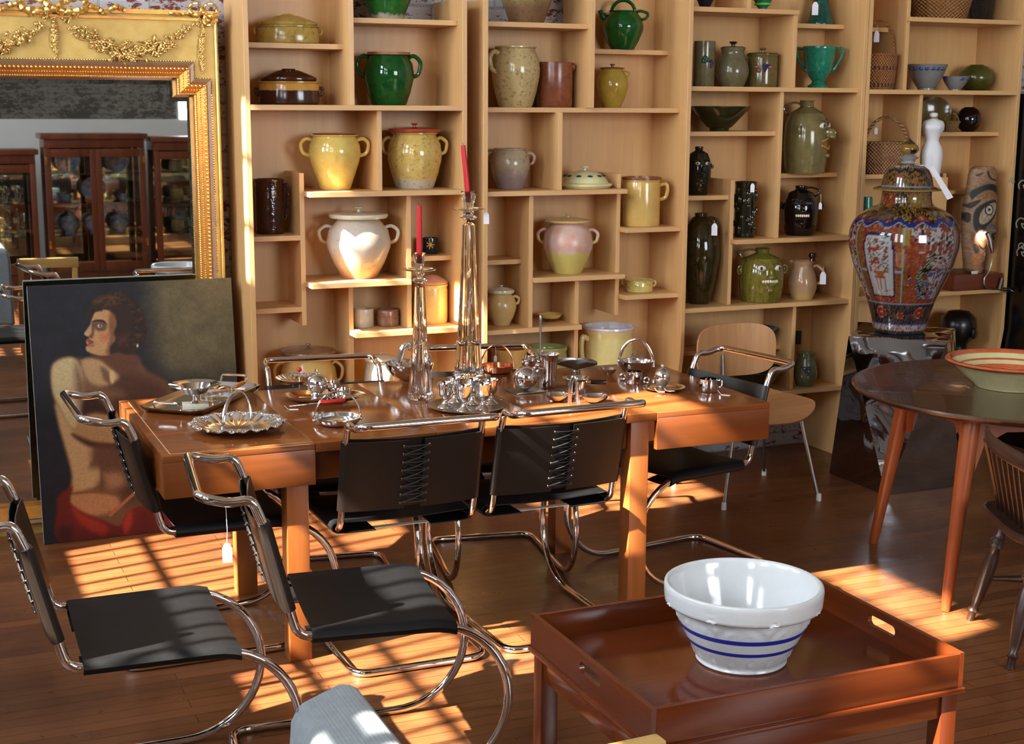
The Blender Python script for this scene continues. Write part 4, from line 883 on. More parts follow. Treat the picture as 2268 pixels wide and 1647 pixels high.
for (x,y) in ((1.09,4.335),(onY(1383,1310,4.335).x+.012,4.335),(1.075,5.03),(2.372,5.04)):
    lm=MB().bbox(x,x+.073,y,y+.073,0,TZ-.032 if x>sl_ else TZ-.0205,.003); P_(lm,'leg',M['teak_leg'],tb)
# ---------------------------------------------------------------- cantilever chairs
def chair_proto():
    root=thing('cantilever_chair','x','chair',(0,0,0))
    w=.25; side=[(-.26,.838),(-.185,.822),(-.14,.812),(-.112,.782),(-.042,.515),(-.012,.452),(.30,.450)]
    sp=[Vector((s,0,z)) for s,z in rounded([(s,z,0) for s,z in side],[0,.07,.05,.06,.09,.06,0] if 0 else .05,6) for _ in (0,)] if 0 else None
    p3=[(-.185,w,.818),(-.145,w,.815),(-.110,w,.778),(-.046,w,.53),(-.022,w,.452),(.318,w,.450)]
    arc=[(.318+.2185*math.sin(a),w,.2315+.2185*math.cos(a)) for a in [PI*k/22 for k in range(1,23)]]
    L=rounded([(-.262,0,.838),(-.262,w,.838),(-.185,w,.818),(-.133,w,.826),(-.100,w,.745),(-.046,w,.53),(-.026,w,.450),(.318,w,.450)],[.0,.07,.05,.05,.05,.05,.06,0],7)
    L=L+[Vector(a) for a in arc]+rounded([(.25,w,.013),(-.165,w,.013),(-.165,0,.013)],.07,7)
    L=[Vector(p) for p in L]; R=[Vector((p.x,-p.y,p.z)) for p in reversed(L[1:-1])]
    MB().tube(L+R,.0125,12,closed=True).build('tube_frame',M['chrome'],root,ang=60)
    def sheet(path,ext,dirs,org,mat,name,th=.0035):
        # closed strip: path in a 2-D section (a,b), extruded over ext along dirs[2]
        n=len(path); out=[]
        for i,(a,b) in enumerate(path):
            p0=path[max(0,i-1)]; p1=path[min(n-1,i+1)]; tx,ty=p1[0]-p0[0],p1[1]-p0[1]; l=math.hypot(tx,ty) or 1; out.append((a-ty/l*th,b+tx/l*th))
        loop=path+out[::-1]; A,B,D=dirs; m=MB(); O=Vector(org); N=len(loop); K=len(ext); v=[]
        for e in ext:
            for a,b in loop: v.append(O+A*a+B*b+D*e)
        f=[]
        for k in range(K-1):
            for i in range(N): f.append((k*N+i,k*N+(i+1)%N,(k+1)*N+(i+1)%N,(k+1)*N+i))
        for i in range(n-1):
            f.append((i,i+1,N-2-i,N-1-i)); q=(K-1)*N; f.append((q+i,q+i+1,q+N-2-i,q+N-1-i))
        return m.add(v,f).build(name,mat,root,ang=50)
    # seat sling : section (y,z)
    half=[(.105,-.020),(.22,-.019),(.25,-.0165),(.262,-.011),(.2675,0),(.262,.011),(.25,.0165),(.2,.0135),(.1,.009),(0,.0075)]
    seat=[(-a,b) for a,b in half]+[(a,b) for a,b in reversed(half[:-1])]
    seat_o=sheet(seat,[.01,.1,.2,.318,.345,.37,.39],(Vector((0,1,0)),Vector((0,0,1)),Vector((1,0,0))),(0,0,.450),M['leather'],'seat')
    for v in seat_o.data.vertices:
        if v.co.x>.318: v.co.z-=.2185-math.sqrt(.2185**2-(v.co.x-.318)**2)
    # back sling : section (y, forward) extruded along the upright
    D=Vector((.054,0,-.215)).normalized(); Fw=Vector((0,1,0)).cross(D); Fw=Fw if Fw.x>0 else -Fw
    h2=[(.03,-.030),(.15,-.026),(.245,-.0165),(.262,-.011),(.2675,0),(.262,.011),(.25,.0165),(.18,.004),(.08,-.008),(0,-.0115)]
    bk=[(a,b) for a,b in h2]+[(-a,b) for a,b in reversed(h2[:-1])]
    O=Vector((-.1045,0,.762))
    sheet(bk,[0,.06,.12,.18,.245],(Vector((0,1,0)),Fw,D),O,M['leather_floor_tint'],'back_sling')
    # laces through eyelets, straps under the seat
    fl=MB()
    pos=[]
    for i in range(8):
        for s_ in (-1,1):
            p=O+Vector((0,s_*.047,0))+Fw*(-.0345)+D*(.018+.029*i); pos.append(p)
            e=MB().tube([p+(Vector((0,1,0))*math.cos(a)+D*math.sin(a))*.0036 for a in [k*PI/5 for k in range(10)]],.0012,5,closed=True); e.build('eyelet',M['eyelet'],root)
    lc=MB()
    for i in range(8):
        a,b=pos[2*i],pos[2*i+1]; lc.tube([a,(a+b)/2-Fw*.004,b],.0022,5)
        if i<7: lc.tube([pos[2*i],(pos[2*i]+pos[2*i+3])/2-Fw*.006,pos[2*i+3]],.0022,5); lc.tube([pos[2*i+1],(pos[2*i+1]+pos[2*i+2])/2-Fw*.002,pos[2*i+2]],.0022,5)
    lc.build('lace',M['lace'],root)
    for k in range(3): MB().box(.03+.12*k,.055+.12*k,-.105,.105,.4275,.4295).build('strap',M['cream'],root)
    for ob in [root]+list(root.children):
        if ob.type!='MESH': continue
        for v in ob.data.vertices:
            x,z=v.co.x,v.co.z; f=.226+.009*min(1,max(0,x/.35)); v.co.y*=f/.25
    return root
ch0=chair_proto(); ch0['group']='black leather cantilever chairs with laced backs'
CH=[ # seat-rear centre, heading in degrees, scale, label
((.342,3.636),-1.5,1,'black leather cantilever chair at the far left foreground, seat streaked with sunlight'),
((.930,3.628),-6.8,1,'black leather cantilever chair with a white price tag, just left of the near table leg'),
((.742,4.675),1.0,1,'black leather chair at the left table end, in front of the painting'),
((1.470,4.285),89.5,1,'black leather chair seen from behind at the near side of the table, left of two'),
((1.992,4.29),91,1,'black leather chair seen from behind at the near side of the table, right of two'),
((1.475,5.165),-97,.96,'black leather chair facing us beyond the table, left of two'),
((2.14,5.19),-100,.96,'black leather chair facing us beyond the table, right of two'),
((2.905,4.77),190,.965,'black leather cantilever chair at the right end of the dining table'),
]
for i,(p,a,s,lb) in enumerate(CH):
    o=ch0 if i==0 else copy_tree(ch0)
    o.location=(p[0],p[1],0); o.rotation_euler=(0,0,math.radians(a)); o.scale=(s,s,s); o['label']=lb
o=copy_tree(ch0); o.location=(-.09,4.24,0); o.rotation_euler=(0,0,math.radians(95)); o['label']='black leather chair mostly cut off by the left edge of the photo'
q=onZ(505,1118,.79); price_tag(None,Vector((q.x-.01,q.y-.02,.79)),.145,.024,lab='white price tag on a string hanging from the tubular chair near the table leg')
# ---------------------------------------------------------------- tray table and mixing bowl
TR=.600; TF=.532; a0,a1,b0,b1=1.335,2.13,2.372,2.968
tt=thing('tray_table','mahogany butler tray table with cut-out hand holds, carrying the white mixing bowl','table',((a0+a1)/2,(b0+b1)/2,0))
P_(MB().bbox(a0+.012,a1-.012,b0+.012,b1-.012,TF-.014,TF,.001),'tray_bottom',M['mahog'],tt)
def holeplate(x0,x1,y0,y1,z0,z1,hy,hz,hw,hh):
    N=32; ins=[]; out=[]
    for k in range(N):
        a=2*PI*k/N; c,s_=math.cos(a),math.sin(a); iy=hy+(hw-hh)*(1 if c>0 else -1)*(1 if abs(c)>1e-6 else 0)+hh*c; ins.append((iy,hz+hh*s_))
        cy,cz=(y1-hy if c>0 else hy-y0),(z1-hz if s_>0 else hz-z0); t=min(cy/max(abs(c),1e-6)*1.0,cz/max(abs(s_),1e-6)); out.append((hy+c*t,hz+s_*t))
    # square up the outline at its corners
    for yy in (y0,y1):
        for zz in (z0,z1):
            i=min(range(N),key=lambda k:abs(out[k][0]-yy)+abs(out[k][1]-zz)*3); out[i]=(yy,zz)
    m=MB(); v=[(x0,p[0],p[1]) for p in out]+[(x0,p[0],p[1]) for p in ins]+[(x1,p[0],p[1]) for p in out]+[(x1,p[0],p[1]) for p in ins]; f=[]
    for i in range(N):
        j=(i+1)%N; f+=[(i,j,N+j,N+i),(2*N+i,3*N+i,3*N+j,2*N+j),(i,2*N+i,2*N+j,j),(N+i,N+j,3*N+j,3*N+i)]
    return m.add(v,f)
for x in (a0,a1-.012): P_(holeplate(x,x+.012,b0,b1,TF-.014,TR,(b0+b1)/2-.02,TF+.036,.052,.0135),'tray_side',M['mahog_y'],tt)
for y in (b0,b1-.012): P_(MB().bbox(a0+.012,a1-.012,y,y+.012,TF-.014,TR-.002,.0015),'tray_side',M['mahog'],tt)
P_(MB().bbox(a0-.006,a1+.006,b0-.006,b1+.006,TF-.026,TF-.0145,.003),'ledge_moulding',M['mahog'],tt)
P_(MB().bbox(a0+.05,a1-.05,b0+.012,b0+.03,TF-.085,TF-.0265,.001).bbox(a0+.05,a1-.05,b1-.03,b1-.012,TF-.085,TF-.0265,.001).bbox(a0+.012,a0+.03,b0+.05,b1-.05,TF-.085,TF-.0265,.001).bbox(a1-.03,a1-.012,b0+.05,b1-.05,TF-.085,TF-.0265,.001),'apron',M['mahog'],tt)
for x in (a0+.006,a1-.05):
    for y in (b0+.006,b1-.05): P_(MB().bbox(x,x+.044,y,y+.044,0,TF-.0265,.003),'leg',M['mahog_z'],tt)
P_(MB().bbox(a0+.05,a1-.05,b0+.03,b1-.03,.15,.166,.002),'lower_shelf',M['mahog'],tt)
bp=onZ(1641,1458,TF); bd=depth((bp.x,bp.y,.62)); BR=350/2/FPX*bd; bH=onY(1641,1289,bp.y).z-TF
bw=thing('mixing_bowl','big white stoneware mixing bowl with two blue stripes on the tray table','bowl',(bp.x,bp.y,TF+.0008),scr(bp.x,bp.y))
wg=glaze('white_stoneware_glaze',C(196,200,202),C(206,209,211),.12,sc=2)
prof=[(0,0),(.56,0),(.575,.02),(.56,.05),(.62,.16),(.70,.30),(.77,.44),(.83,.58),(.865,.70),(.875,.735),(.955,.742),(.985,.77),(.995,.86),(1,.95),(.99,.99),(.965,1.0),(.93,.985),(.91,.94),(.86,.74),(.74,.42),(.6,.16),(.5,.07),(0,.05)]
pf=[]; 
for i in range(len(prof)-1):
    (r0,z0),(r1,z1)=prof[i],prof[i+1]
    for k in range(3): pf.append((r0+(r1-r0)*k/3,z0+(z1-z0)*k/3))
pf.append(prof[-1])
m=MB().lathe([(r*BR,z*bH) for r,z in pf],144)
# moulded fans, leaves and rainbow arcs in relief
v2=[]
for (x,y,z) in m.v:
    r=math.hypot(x,y); zf=z/bH; a=math.atan2(y,x); rel=0; outer=(r>BR*(.54+.45*zf)) or zf<.02
    ph=(a*8/(2*PI))%1-.5
    if outer and .08<zf<.2: q=((a*16/(2*PI))%1-.5); rel=.003*max(0,math.cos(q*PI))*math.cos((zf-.14)*90+abs(q)*26)
    if outer and .56<zf<.70: rel=.0042*math.cos(ph*60*(.72-zf)*3.0)*(1-abs(ph)*1.2)
    if outer and .75<zf<.93:
        d=math.hypot(ph*1.5*.9,(zf-.73)*2.6); rel=.0045*math.cos(d*46)*max(0,1-d*2.2)
    k=1+rel/max(r,1e-3) if r>1e-4 else 1; v2.append((x*k,y*k,z))
m.v=v2; m.build('body',wg,bw,ang=60)
def bandring(z0f,z1f,mat,name,th,R,H,pr,off=.0007,n=72):
    def rr(z):
        for (r0,a),(r1,b) in zip(pr,pr[1:]):
            if a<=z<=b and b>a: return r0+(r1-r0)*(z-a)/(b-a)
    zs=[z0f+(z1f-z0f)*k/3 for k in range(4)]; p=[(rr(z)*R+off,z*H) for z in zs]; p2=[(rr(z)*R-.001,z*H) for z in zs]
    return MB().lathe([p2[0]]+p+[p2[-1]],n).build(name,mat,th)
blue=plain('cobalt_stripe',C(30,44,140),.15)
bandring(.455,.515,blue,'blue_stripe',bw,BR,bH,prof[:10],.0006,144); bandring(.275,.325,blue,'blue_stripe',bw,BR,bH,prof[:10],.0006,144)
# ---------------------------------------------------------------- round table, slipware bowl, windsor chair
rt=thing('round_table','round dark walnut table with orange-brown splayed legs at the right edge','table',(3.92,4.155,0))
MB().lathe([(0,.712),(.60,.712),(.625,.722),(.634,.734),(.630,.7415),(.612,.741),(.600,.735),(0,.735)],96,).build('table_top',M['walnut'],rt,ang=60)
LA=[math.radians(206+90*k) for k in range(4)]
tops=[]
for a in LA:
    t0=Vector((.455*math.cos(a),.455*math.sin(a),.711)); t1=Vector((.575*math.cos(a),.575*math.sin(a),0)); tops.append(t0)
    MB().tube([t0.lerp(t1,k/8) for k in range(9)],[.034,.034,.032,.03,.027,.025,.023,.021,.017],16).build('leg',M['cherry'],rt)
for k in range(4):
    A=tops[k]; B=tops[(k+1)%4]; d=(B-A); L=d.length; d.normalize(); nrm=Vector((-d.y,d.x,0))
    pl=[(.02,.711),(L-.02,.711),(L-.02,.50),(L-.05,.60),(L-.13,.645),(.13,.645),(.05,.60),(.02,.50)]
    m=MB().prism(pl,-.011,.011,'y'); m.v=[tuple(Vector((A.x,A.y,0))+d*p[0]+nrm*p[1]+Vector((0,0,p[2]))) for p in m.v]
    m.build('apron',M['cherry'],rt)
sp=onZ(2238,855,.736); R=143/FPX*depth(sp)
sb=thing('slipware_bowl','large cream slipware bowl with a rolled terracotta rim on the round table','bowl',(sp.x,sp.y,.736))
Hb=onY(2238,795,sp.y).z-.736
cs=glaze('cream_slip_outside',C(196,184,132),C(206,196,150),.3,C(150,110,70),.7); tr=glaze('terracotta_lead_glaze',C(170,78,44),C(186,96,56),.15)
MB().lathe([(0,0),(.52*R,0),(.55*R,.01),(.72*R,Hb*.42),(.9*R,Hb*.84),(.93*R,Hb*.9),(.9*R,Hb*.9),(.70*R,Hb*.44),(.5*R,.02),(0,.016)],64).build('body',cs,sb)
MB().lathe([(.9*R,Hb*.83),(.97*R,Hb*.86),(R,Hb*.93),(.98*R,Hb),(.93*R,Hb*1.0),(.89*R,Hb*.93),(.88*R,Hb*.88)],64).build('rim',tr,sb)
for r0,r1 in ((.60,.70),(.76,.79)): MB().lathe([(r0*R+.012,Hb*(r0-.5)*2.05+.01),(r1*R+.0,Hb*(r1-.5)*2.05+.012),(r1*R-.003,Hb*(r1-.5)*2.05+.014),(r0*R+.008,Hb*(r0-.5)*2.05+.012)],64).build('slip_band',tr,sb)
# windsor chair
P0=onZ(2183,1110,.44); P1=onZ(2268,1188,.44); e=(P1-P0); e.z=0; e.normalize(); f=Vector((-e.y,e.x,0)); f=f if f.dot(Vector((1,1,0)))>0 else -f
wc=thing('windsor_chair','dark spindle-back chair cut off by the right edge, drawn up to the round table','chair',(P0.x,P0.y,0))
def W(u,v,z): return Vector((e.x*u+f.x*v,e.y*u+f.y*v,z))
seat=[W(0,0,0),W(.2,-.03,0),W(.42,0,0),W(.45,.2,0),W(.43,.40,0),W(.21,.43,0),W(-.01,.40,0),W(-.03,.2,0)]
sp_=[(q.x,q.y) for q in spl(seat,4,True)]
m=MB(); n=len(sp_); cx=sum(p[0] for p in sp_)/n; cy=sum(p[1] for p in sp_)/n
sc_=lambda k:[(cx+(p[0]-cx)*k,cy+(p[1]-cy)*k) for p in sp_]
lay=[(.93,.405),(1.0,.420),(1.0,.436),(.97,.442),(.8,.434),(.4,.428)]
v=[];ff=[]
for k,z in lay: v+=[(x,y,z) for x,y in sc_(k)]
for l in range(len(lay)-1):
    for i in range(n): ff.append((l*n+i,l*n+(i+1)%n,(l+1)*n+(i+1)%n,(l+1)*n+i))
ff+=[tuple(range(n))[::-1],tuple(range((len(lay)-1)*n,len(lay)*n))]
m.add(v,ff).build('seat',M['windsor'],wc)
q=ray(2187,955); # height at which the crest end sits when leaning .1 m behind the seat
t=((P0-CAMP-f*.13).dot(f)-0)/q.dot(f); Q=CAMP+q*t; u0=(Q-P0).dot(e); zc=Q.z
cr=[W(u0+.52*k/12,-.13-.05*math.sin(PI*k/12),zc-.0*k+.012*math.sin(PI*k/12)) for k in range(13)]
m=MB().tube(cr,.026,8,flat=.32); m.build('crest_rail',M['windsor'],wc)
def spin(a,b,r0,r1,r2,nm):
    MB().tube([a.lerp(b,k/6) for k in range(7)],[r0,(r0+r1)/2,r1,r1,r1,(r1+r2)/2,r2],8).build(nm,M['windsor'],wc)
spin(W(.055,.035,.435),cr[1]-Vector((0,0,.02)),.014,.011,.012,'back_post'); spin(W(.40,.035,.435),cr[11]-Vector((0,0,.02)),.014,.011,.012,'back_post')
for k in range(6): spin(W(.10+.05*k,.03,.435),cr[2]+(cr[10]-cr[2])*((k+.6)/6.2)-Vector((0,0,.02)),.007,.006,.005,'spindle')
PRF=[(0,.014),(.08,.013),(.1,.021),(.13,.012),(.2,.019),(.4,.025),(.52,.026),(.62,.021),(.69,.016),(.71,.026),(.74,.018),(.75,.027),(.78,.018),(.79,.025),(.81,.017),(.9,.017),(1,.016)]
base=onZ(2148,1372,0)-P0; bu,bv=base.dot(e),base.dot(f)
legs=[]
for (tu,tv),(fu,fv) in (((.06,.06),(bu,bv)),((.37,.06),(.37+(.06-bu),bv)),((.37,.35),(.41,.43)),((.06,.35),(.0,.43))):
    top=W(tu,tv,.412); bot=W(fu,fv,0); pts=[bot.lerp(top,h) for h,_ in PRF]; legs.append((bot,top)); MB().tube(pts,[r for _,r in PRF],12).build('leg',M['windsor'],wc,ang=60)
def stretch(a,b,h=.40):
    A=legs[a][0].lerp(legs[a][1],h); B=legs[b][0].lerp(legs[b][1],h); MB().tube([A.lerp(B,k/6) for k in range(7)],[.007,.01,.013,.014,.013,.01,.007],10).build('stretcher',M['windsor'],wc); return A.lerp(B,.5)
s1=stretch(0,3); s2=stretch(1,2); MB().tube([s1.lerp(s2,k/6) for k in range(7)],[.007,.01,.013,.014,.013,.01,.007],10).build('stretcher',M['windsor'],wc)
# ---------------------------------------------------------------- moulded plywood chair
dc=thing('plywood_chair','moulded walnut plywood chair on thin steel legs between the table and the bookcase','chair',(3.60,5.53,0))
def slab(w,h,nu,nv,fn,th,mat,name,parent,n_exp=3.2):
    v=[];fc=[]
    for j in range(nv+1):
        for i in range(nu+1):
            a=-1+2*i/nu; b=-1+2*j/nv
            # superellipse squash of the square grid
            k=(abs(a)**n_exp+abs(b)**n_exp)**(1/n_exp); mx=max(abs(a),abs(b)); s_=(mx/k) if k>0 else 1
            v.append(fn(a*s_*w/2,b*s_*h/2))
    N=len(v)
    nr=[]
    for j in range(nv+1):
        for i in range(nu+1):
            g=lambda I,J: Vector(v[min(max(J,0),nv)*(nu+1)+min(max(I,0),nu)])
            c=(g(i+1,j)-g(i-1,j)).cross(g(i,j+1)-g(i,j-1)); nr.append(c.normalized() if c.length>1e-9 else Vector((0,0,1)))
    v2=[tuple(Vector(p)-q*th) for p,q in zip(v,nr)]
    for j in range(nv):
        for i in range(nu):
            a=j*(nu+1)+i; fc.append((a,a+1,a+nu+2,a+nu+1)); fc.append((N+a+nu+1,N+a+nu+2,N+a+1,N+a))
    rim=[i for i in range(nu+1)]+[j*(nu+1)+nu for j in range(1,nv+1)]+[nv*(nu+1)+i for i in range(nu-1,-1,-1)]+[j*(nu+1) for j in range(nv-1,0,-1)]
    for a,b in zip(rim,rim[1:]+rim[:1]): fc.append((a,N+a,N+b,b))
    return MB().add(v,fc and [] or []).add(v2,[]) if 0 else (lambda m:(m.v.extend(v+v2),m.f.extend(fc),m)[2])(MB()).build(name,mat,parent,ang=60)
slab(.50,.44,20,16,lambda x,y:(x,y-.04,.437+.035*(abs(x)/.25)**2.2*(.6-y)-.045*max(0,(-y-.12)/.1)**2+.03*max(0,(y-.1)/.1)**2),.009,M['ply_x'],'seat',dc)
zb0=onY(1620,716,5.80).z; zb1=onY(1620,832,5.80).z; bc_=(onY(1534,770,5.80).x+onY(1706,770,5.80).x)/2-3.60; bwid=onY(1706,770,5.80).x-onY(1534,770,5.80).x
slab(bwid,zb0-zb1,20,14,lambda x,z:(bc_+x,.27-.055*(abs(x)/.23)**2+.02*z,(zb0+zb1)/2+z),.008,M['ply'],'backrest',dc,3.6)
fl=onZ(1603,1128,0)-dc.location; fr=onZ(1813,1108,0)-dc.location; br_=onZ(1692,1052,0)-dc.location; bl=onZ(1493,1072,0)-dc.location
for (p,t) in ((fl,(-.17,-.14,.42)),(fr,(.17,-.14,.42)),(br_,(.15,.12,.425)),(bl,(-.15,.12,.425))):
    p=Vector((p.x,p.y,0)); t=Vector(t); l=MB().tube([p+(t-p)*.06,p+(t-p)*.5,t],.0078,10).build('leg',M['iron'],dc)
    MB().lathe([(0,0),(.0125,0),(.0115,.03),(.009,.034),(0,.034)],14).mv(p.x,p.y,0).build('foot_cap',M['rubber'],l)
MB().tube(rounded([(-.15,.12,.425),(.0,.14,.42),(.0,.24,.45),(.0,.262,.62)],.05),.008,10).tube([(-.17,-.14,.42),(.17,-.14,.42)],.008,10).tube([(-.15,.12,.425),(.15,.12,.425)],.008,10).build('frame',M['iron'],dc)
# ---------------------------------------------------------------- foreground pieces
ac=thing('armchair','pale grey wool armchair at the bottom edge, its back barred with window light','armchair',(.50,1.9,0))
fab=NT('grey_wool'); co=fab.coord('Object'); k=fab.math('MULTIPLY',fab.math('SINE',fab.math('MULTIPLY',fab.sep(co)[0],900)),fab.math('SINE',fab.math('MULTIPLY',fab.sep(co)[2],900)))
fab.col(fab.mix(fab.ramp(fab.noise(co,60,4),[(.3,0.0),(.7,.5)]),C(112,120,125),C(138,144,147))); fab.bump(k,.3,.001); fab.set(Roughness=.95,Sheen_Weight=.1)
gA=onZ(636,1562,.80); gB=onZ(737,1503,.815); gC=onZ(905,1650,.80)
yB=gB.y; xA=gA.x; xC=gC.x
pr=[(xA-.03,.30),(xA-.012,.62),(xA+.002,.775),(xA+.02,.80),(xC-.03,.815),(xC-.004,.80),(xC+.004,.74),(xC+.012,.30)]
m=MB(); ys=[gA.y+.01,gA.y-.02,1.9,1.62,1.60]; sh=[.9,1,1,1,.92]
N=len(pr); v=[];ff=[]
cxx=sum(p[0] for p in pr)/N; czz=.55
for y,s_ in zip(ys,sh): v+=[((cxx+(p[0]-cxx)*s_)-.5,y-1.9+(.04*(p[0]-xA)/.13 if y>2 else 0),czz+(p[1]-czz)*(s_*.2+.8 if s_<1 else 1)) for p in pr]
for l in range(len(ys)-1):
    for i in range(N): ff.append((l*N+i,l*N+(i+1)%N,(l+1)*N+(i+1)%N,(l+1)*N+i))
ff+=[tuple(range(N))[::-1],tuple(range((len(ys)-1)*N,len(ys)*N))]
o=m.add(v,ff).build('back_cushion',fab.m,ac); b=o.modifiers.new('b','BEVEL'); b.width=.014; b.segments=3
MB().tube([(xA-.5-.0+.012,gA.y-1.9-.012,.70),(xA-.5+.015,gA.y-1.9-.008,.792),(xC-.5-.02,gA.y-1.9+.028,.806)],.0018,6).build('seam',fab.m,ac)
MB().bbox(xA-.58,xA-.513,1.62-1.9,gA.y-1.9,.28,.40,.02).bbox(xA-.98,xA-.58,1.62-1.9,gA.y-1.9,.28,.40,.03).build('seat_cushion',fab.m,ac)
for x in (xA-.95,xA-.05):
    for y in (1.66,gA.y-.06): MB().bbox(x-.5,x-.46,y-1.9,y-1.86,0,.285,.003).build('leg',M['teak_leg'],ac)
oc=thing('oak_chair','pale oak chair of which only the top rail shows at the bottom edge','chair',(.95,1.62,0))
r1=onZ(1432,1616,.72); r0=onZ(1262,1652,.72)
oak=wood('pale_oak',C(190,150,84),C(208,170,104),'x',.5,.6); d=(r1-r0).normalized(); an=math.atan2(d.y,d.x); oc.location=(r1.x,r1.y,0); oc.rotation_euler=(0,0,an)
MB().bbox(-.40,.008,-.055,-.02,.655,.722,.005).build('top_rail',oak,oc)
for x in (-.395,-.035): MB().bbox(x,x+.035,-.052,-.024,0,.654,.004).build('leg',oak,oc); MB().bbox(x,x+.035,-.45,-.42,0,.41,.004).build('leg',oak,oc)
MB().bbox(-.39,.0,-.46,-.053,.411,.435,.006).build('seat',oak,oc)
# ---------------------------------------------------------------- mirrored pedestal with the covered urn
pd=thing('pedestal','mirror-polished faceted steel pedestal with an inverted triangle front, under the urn','pedestal',(4.41,5.48,0))
h=.223; rr=.315; zt=.73
v=[(-h,-h,0),(h,-h,0),(h,h,0),(-h,h,0),(0,-rr,zt),(rr,0,zt),(0,rr,zt),(-rr,0,zt)]
f=[(3,2,1,0),(4,5,6,7),(0,1,4),(1,2,5),(2,3,6),(3,0,7),(0,4,7),(1,5,4),(2,6,5),(3,7,6)]
pm=NT('rippled_mirror_steel'); pm.col(C(170,172,178)); pm.bump(pm.noise(pm.coord('Object'),4.2,1),.55,.04); pm.set(Metallic=1.0,Roughness=.04)
MB().add(v,f).build('body',pm.m,pd,ang=5)
up=onZ(1991,733,.73); dU=depth(up); PX=dU/FPX
un=thing('covered_urn','tall lidded porcelain urn in rust, navy and gold on the mirrored pedestal','urn',(up.x,up.y,.7312),scr(up.x,up.y))
prof=[(52,748),(57,741),(60,724),(66,700),(73,676),(92,630),(108,590),(117,555),(119,535),(117,515),(110,496),(98,480),(80,468),(60,459),(55,452),(53,440),(53,428)]
lidp=[(52,428),(73,424),(72,421),(56,415),(54,405),(51,392),(44,378),(32,369),(16,364),(12,359),(20,353),(22,350),(10,346),(17,341),(21,334),(19,326),(11,318),(3,311),(0,308)]
def zpx(y): return (748-y)*PX*.958
def urn_part(pf,name,close):
    pts=[]
    for (a,b),(c,d_) in zip(pf,pf[1:]):
        n=max(1,int(math.hypot(c-a,d_-b)/3))
        for k in range(n): pts.append((a+(c-a)*k/n,b+(d_-b)*k/n))
    pts.append(pf[-1])
    if close=='b': pts=[(0,pf[0][1])]+pts
    m=MB().lathe([(r*PX,zpx(y)) for r,y in pts],220); o=m.build(name,None,un,ang=50)
    V=np.array(m.v); a=np.arctan2(V[:,1],V[:,0])+PI/2; a=(a+PI)%(2*PI)-PI; r=np.hypot(V[:,0],V[:,1]); yy=748-V[:,2]/PX/.958
    return o,a,r/PX,yy
o,a,r,yy=urn_part(prof,'body','b')
PPt=np.c_[a*110,yy]     # unrolled surface: front is 0
q=lambda s,sd: vn(PPt+1000,s,sd)
nav=np.array([26,26,52]); rust=np.array([158,62,34]); gold_=np.array([176,138,52]); wht=np.array([214,216,214]); grn=np.array([60,92,66])
n1,n2,n3,n4=q(1.7,1),q(3.4,2),q(7,3),q(14,4)
body_=np.where((n1>.56)[:,None],gold_,np.array([66,34,26]))
col=body_.astype(float)
def put(mask,c): col[mask]=np.array(c)
mid=(yy<676)&(yy>484)
put(mid,rust); put(mid&(n1>.68),[196,120,84])
# lobed red fields framed by gold and brown scrolls, repeated round the pot
for k in range(3):
    c0=(-52+k*2*PI*110/3+345)%691-345.5
    def sh(cx): return [(cx+c0+38-14,0)]
    X_=PPt[:,0]-c0; X_=(X_+345.5)%691-345.5
    fr=mid&(np.abs(X_)<62); put(fr&(np.abs(X_)>38)&(yy>500)&(n2>.4),[150,104,48]); put(fr&(np.abs(X_-56)<9)&(yy<560),[186,150,56])
    put(mid&(np.abs(X_-52)<2.6),[170,190,206]); put(mid&(np.abs(X_+58)<2.4),[170,190,206])
    # medallion panel with a flowering vase
    w_=31-6*np.clip((560-yy)/40,0,1)**2; pn=(np.abs(X_)<w_)&(yy>519)&(yy<657); ed=(np.abs(X_)<w_+4)&(yy>514)&(yy<661)
    put(ed,[28,30,92]); put(pn,wht); put((np.abs(yy-600)<2.2)&(np.abs(X_)<54)&~ed,[170,190,206])
    put(pn&(yy<604)&(yy>526)&(np.abs(X_)<24)&(n2>.60),[176,70,50]); put(pn&(yy<600)&(np.abs(X_)<22)&(n1>.76),[64,104,74])
    put(pn&(np.abs(X_)<15-np.clip(yy-603,0,8)*.9)&(yy>601)&(yy<612),[186,104,48]); put(pn&(yy>611)&(yy<616)&(np.abs(X_)<14),[178,90,40])
    put(pn&(yy>615)&(yy<644)&((np.abs(np.abs(X_)-11)<1.5)|(np.abs(X_)<1.4)),[178,96,46]); put(pn&(yy>640)&(n1>.7),[190,110,60])
    # scenic panel on the other side
    Y_=(PPt[:,0]-c0-118+345.5)%691-345.5; sc2=mid&(np.abs(Y_)<50)&(yy<662)&(yy>492)
    put(sc2,wht); put(sc2&(n2>.52),[178,96,76]); put(sc2&(n3>.62)&(yy<570),[150,60,40]); put(sc2&(yy>556)&(Y_<0)&(n4>.3),[70,88,66]); put(sc2&(yy>556)&(Y_<0)&((np.floor(PPt[:,0]/2.5)+np.floor(yy/2.5))%3==0),[196,196,170])
    put(sc2&(n3>.7)&(yy>590),[96,104,160]); put(sc2&(n3<.2),[40,28,26])
    for (dx,dy,rr_) in ((-24,578,8),(-44,600,9),(-40,628,8),(10,548,6),(-12,612,6),(26,500,11)):
        put(sc2&(np.hypot(Y_-dx,(yy-dy))<rr_),[168,56,30])
    lob=mid&(np.abs(X_-78)<16+10*np.sin((yy-500)/24))&(yy>540); put(lob,[164,74,40]); put(lob&(n1>.66),[190,104,64])
sh_=(yy<=500)&(yy>459); put(sh_&(n1<.5),[52,30,28]); put((yy<496+6*np.sin(a*14))&(yy>486+6*np.sin(a*14)),[34,42,130]); put((np.abs(yy-(497+6*np.sin(a*14)))<1.2),[170,190,210])
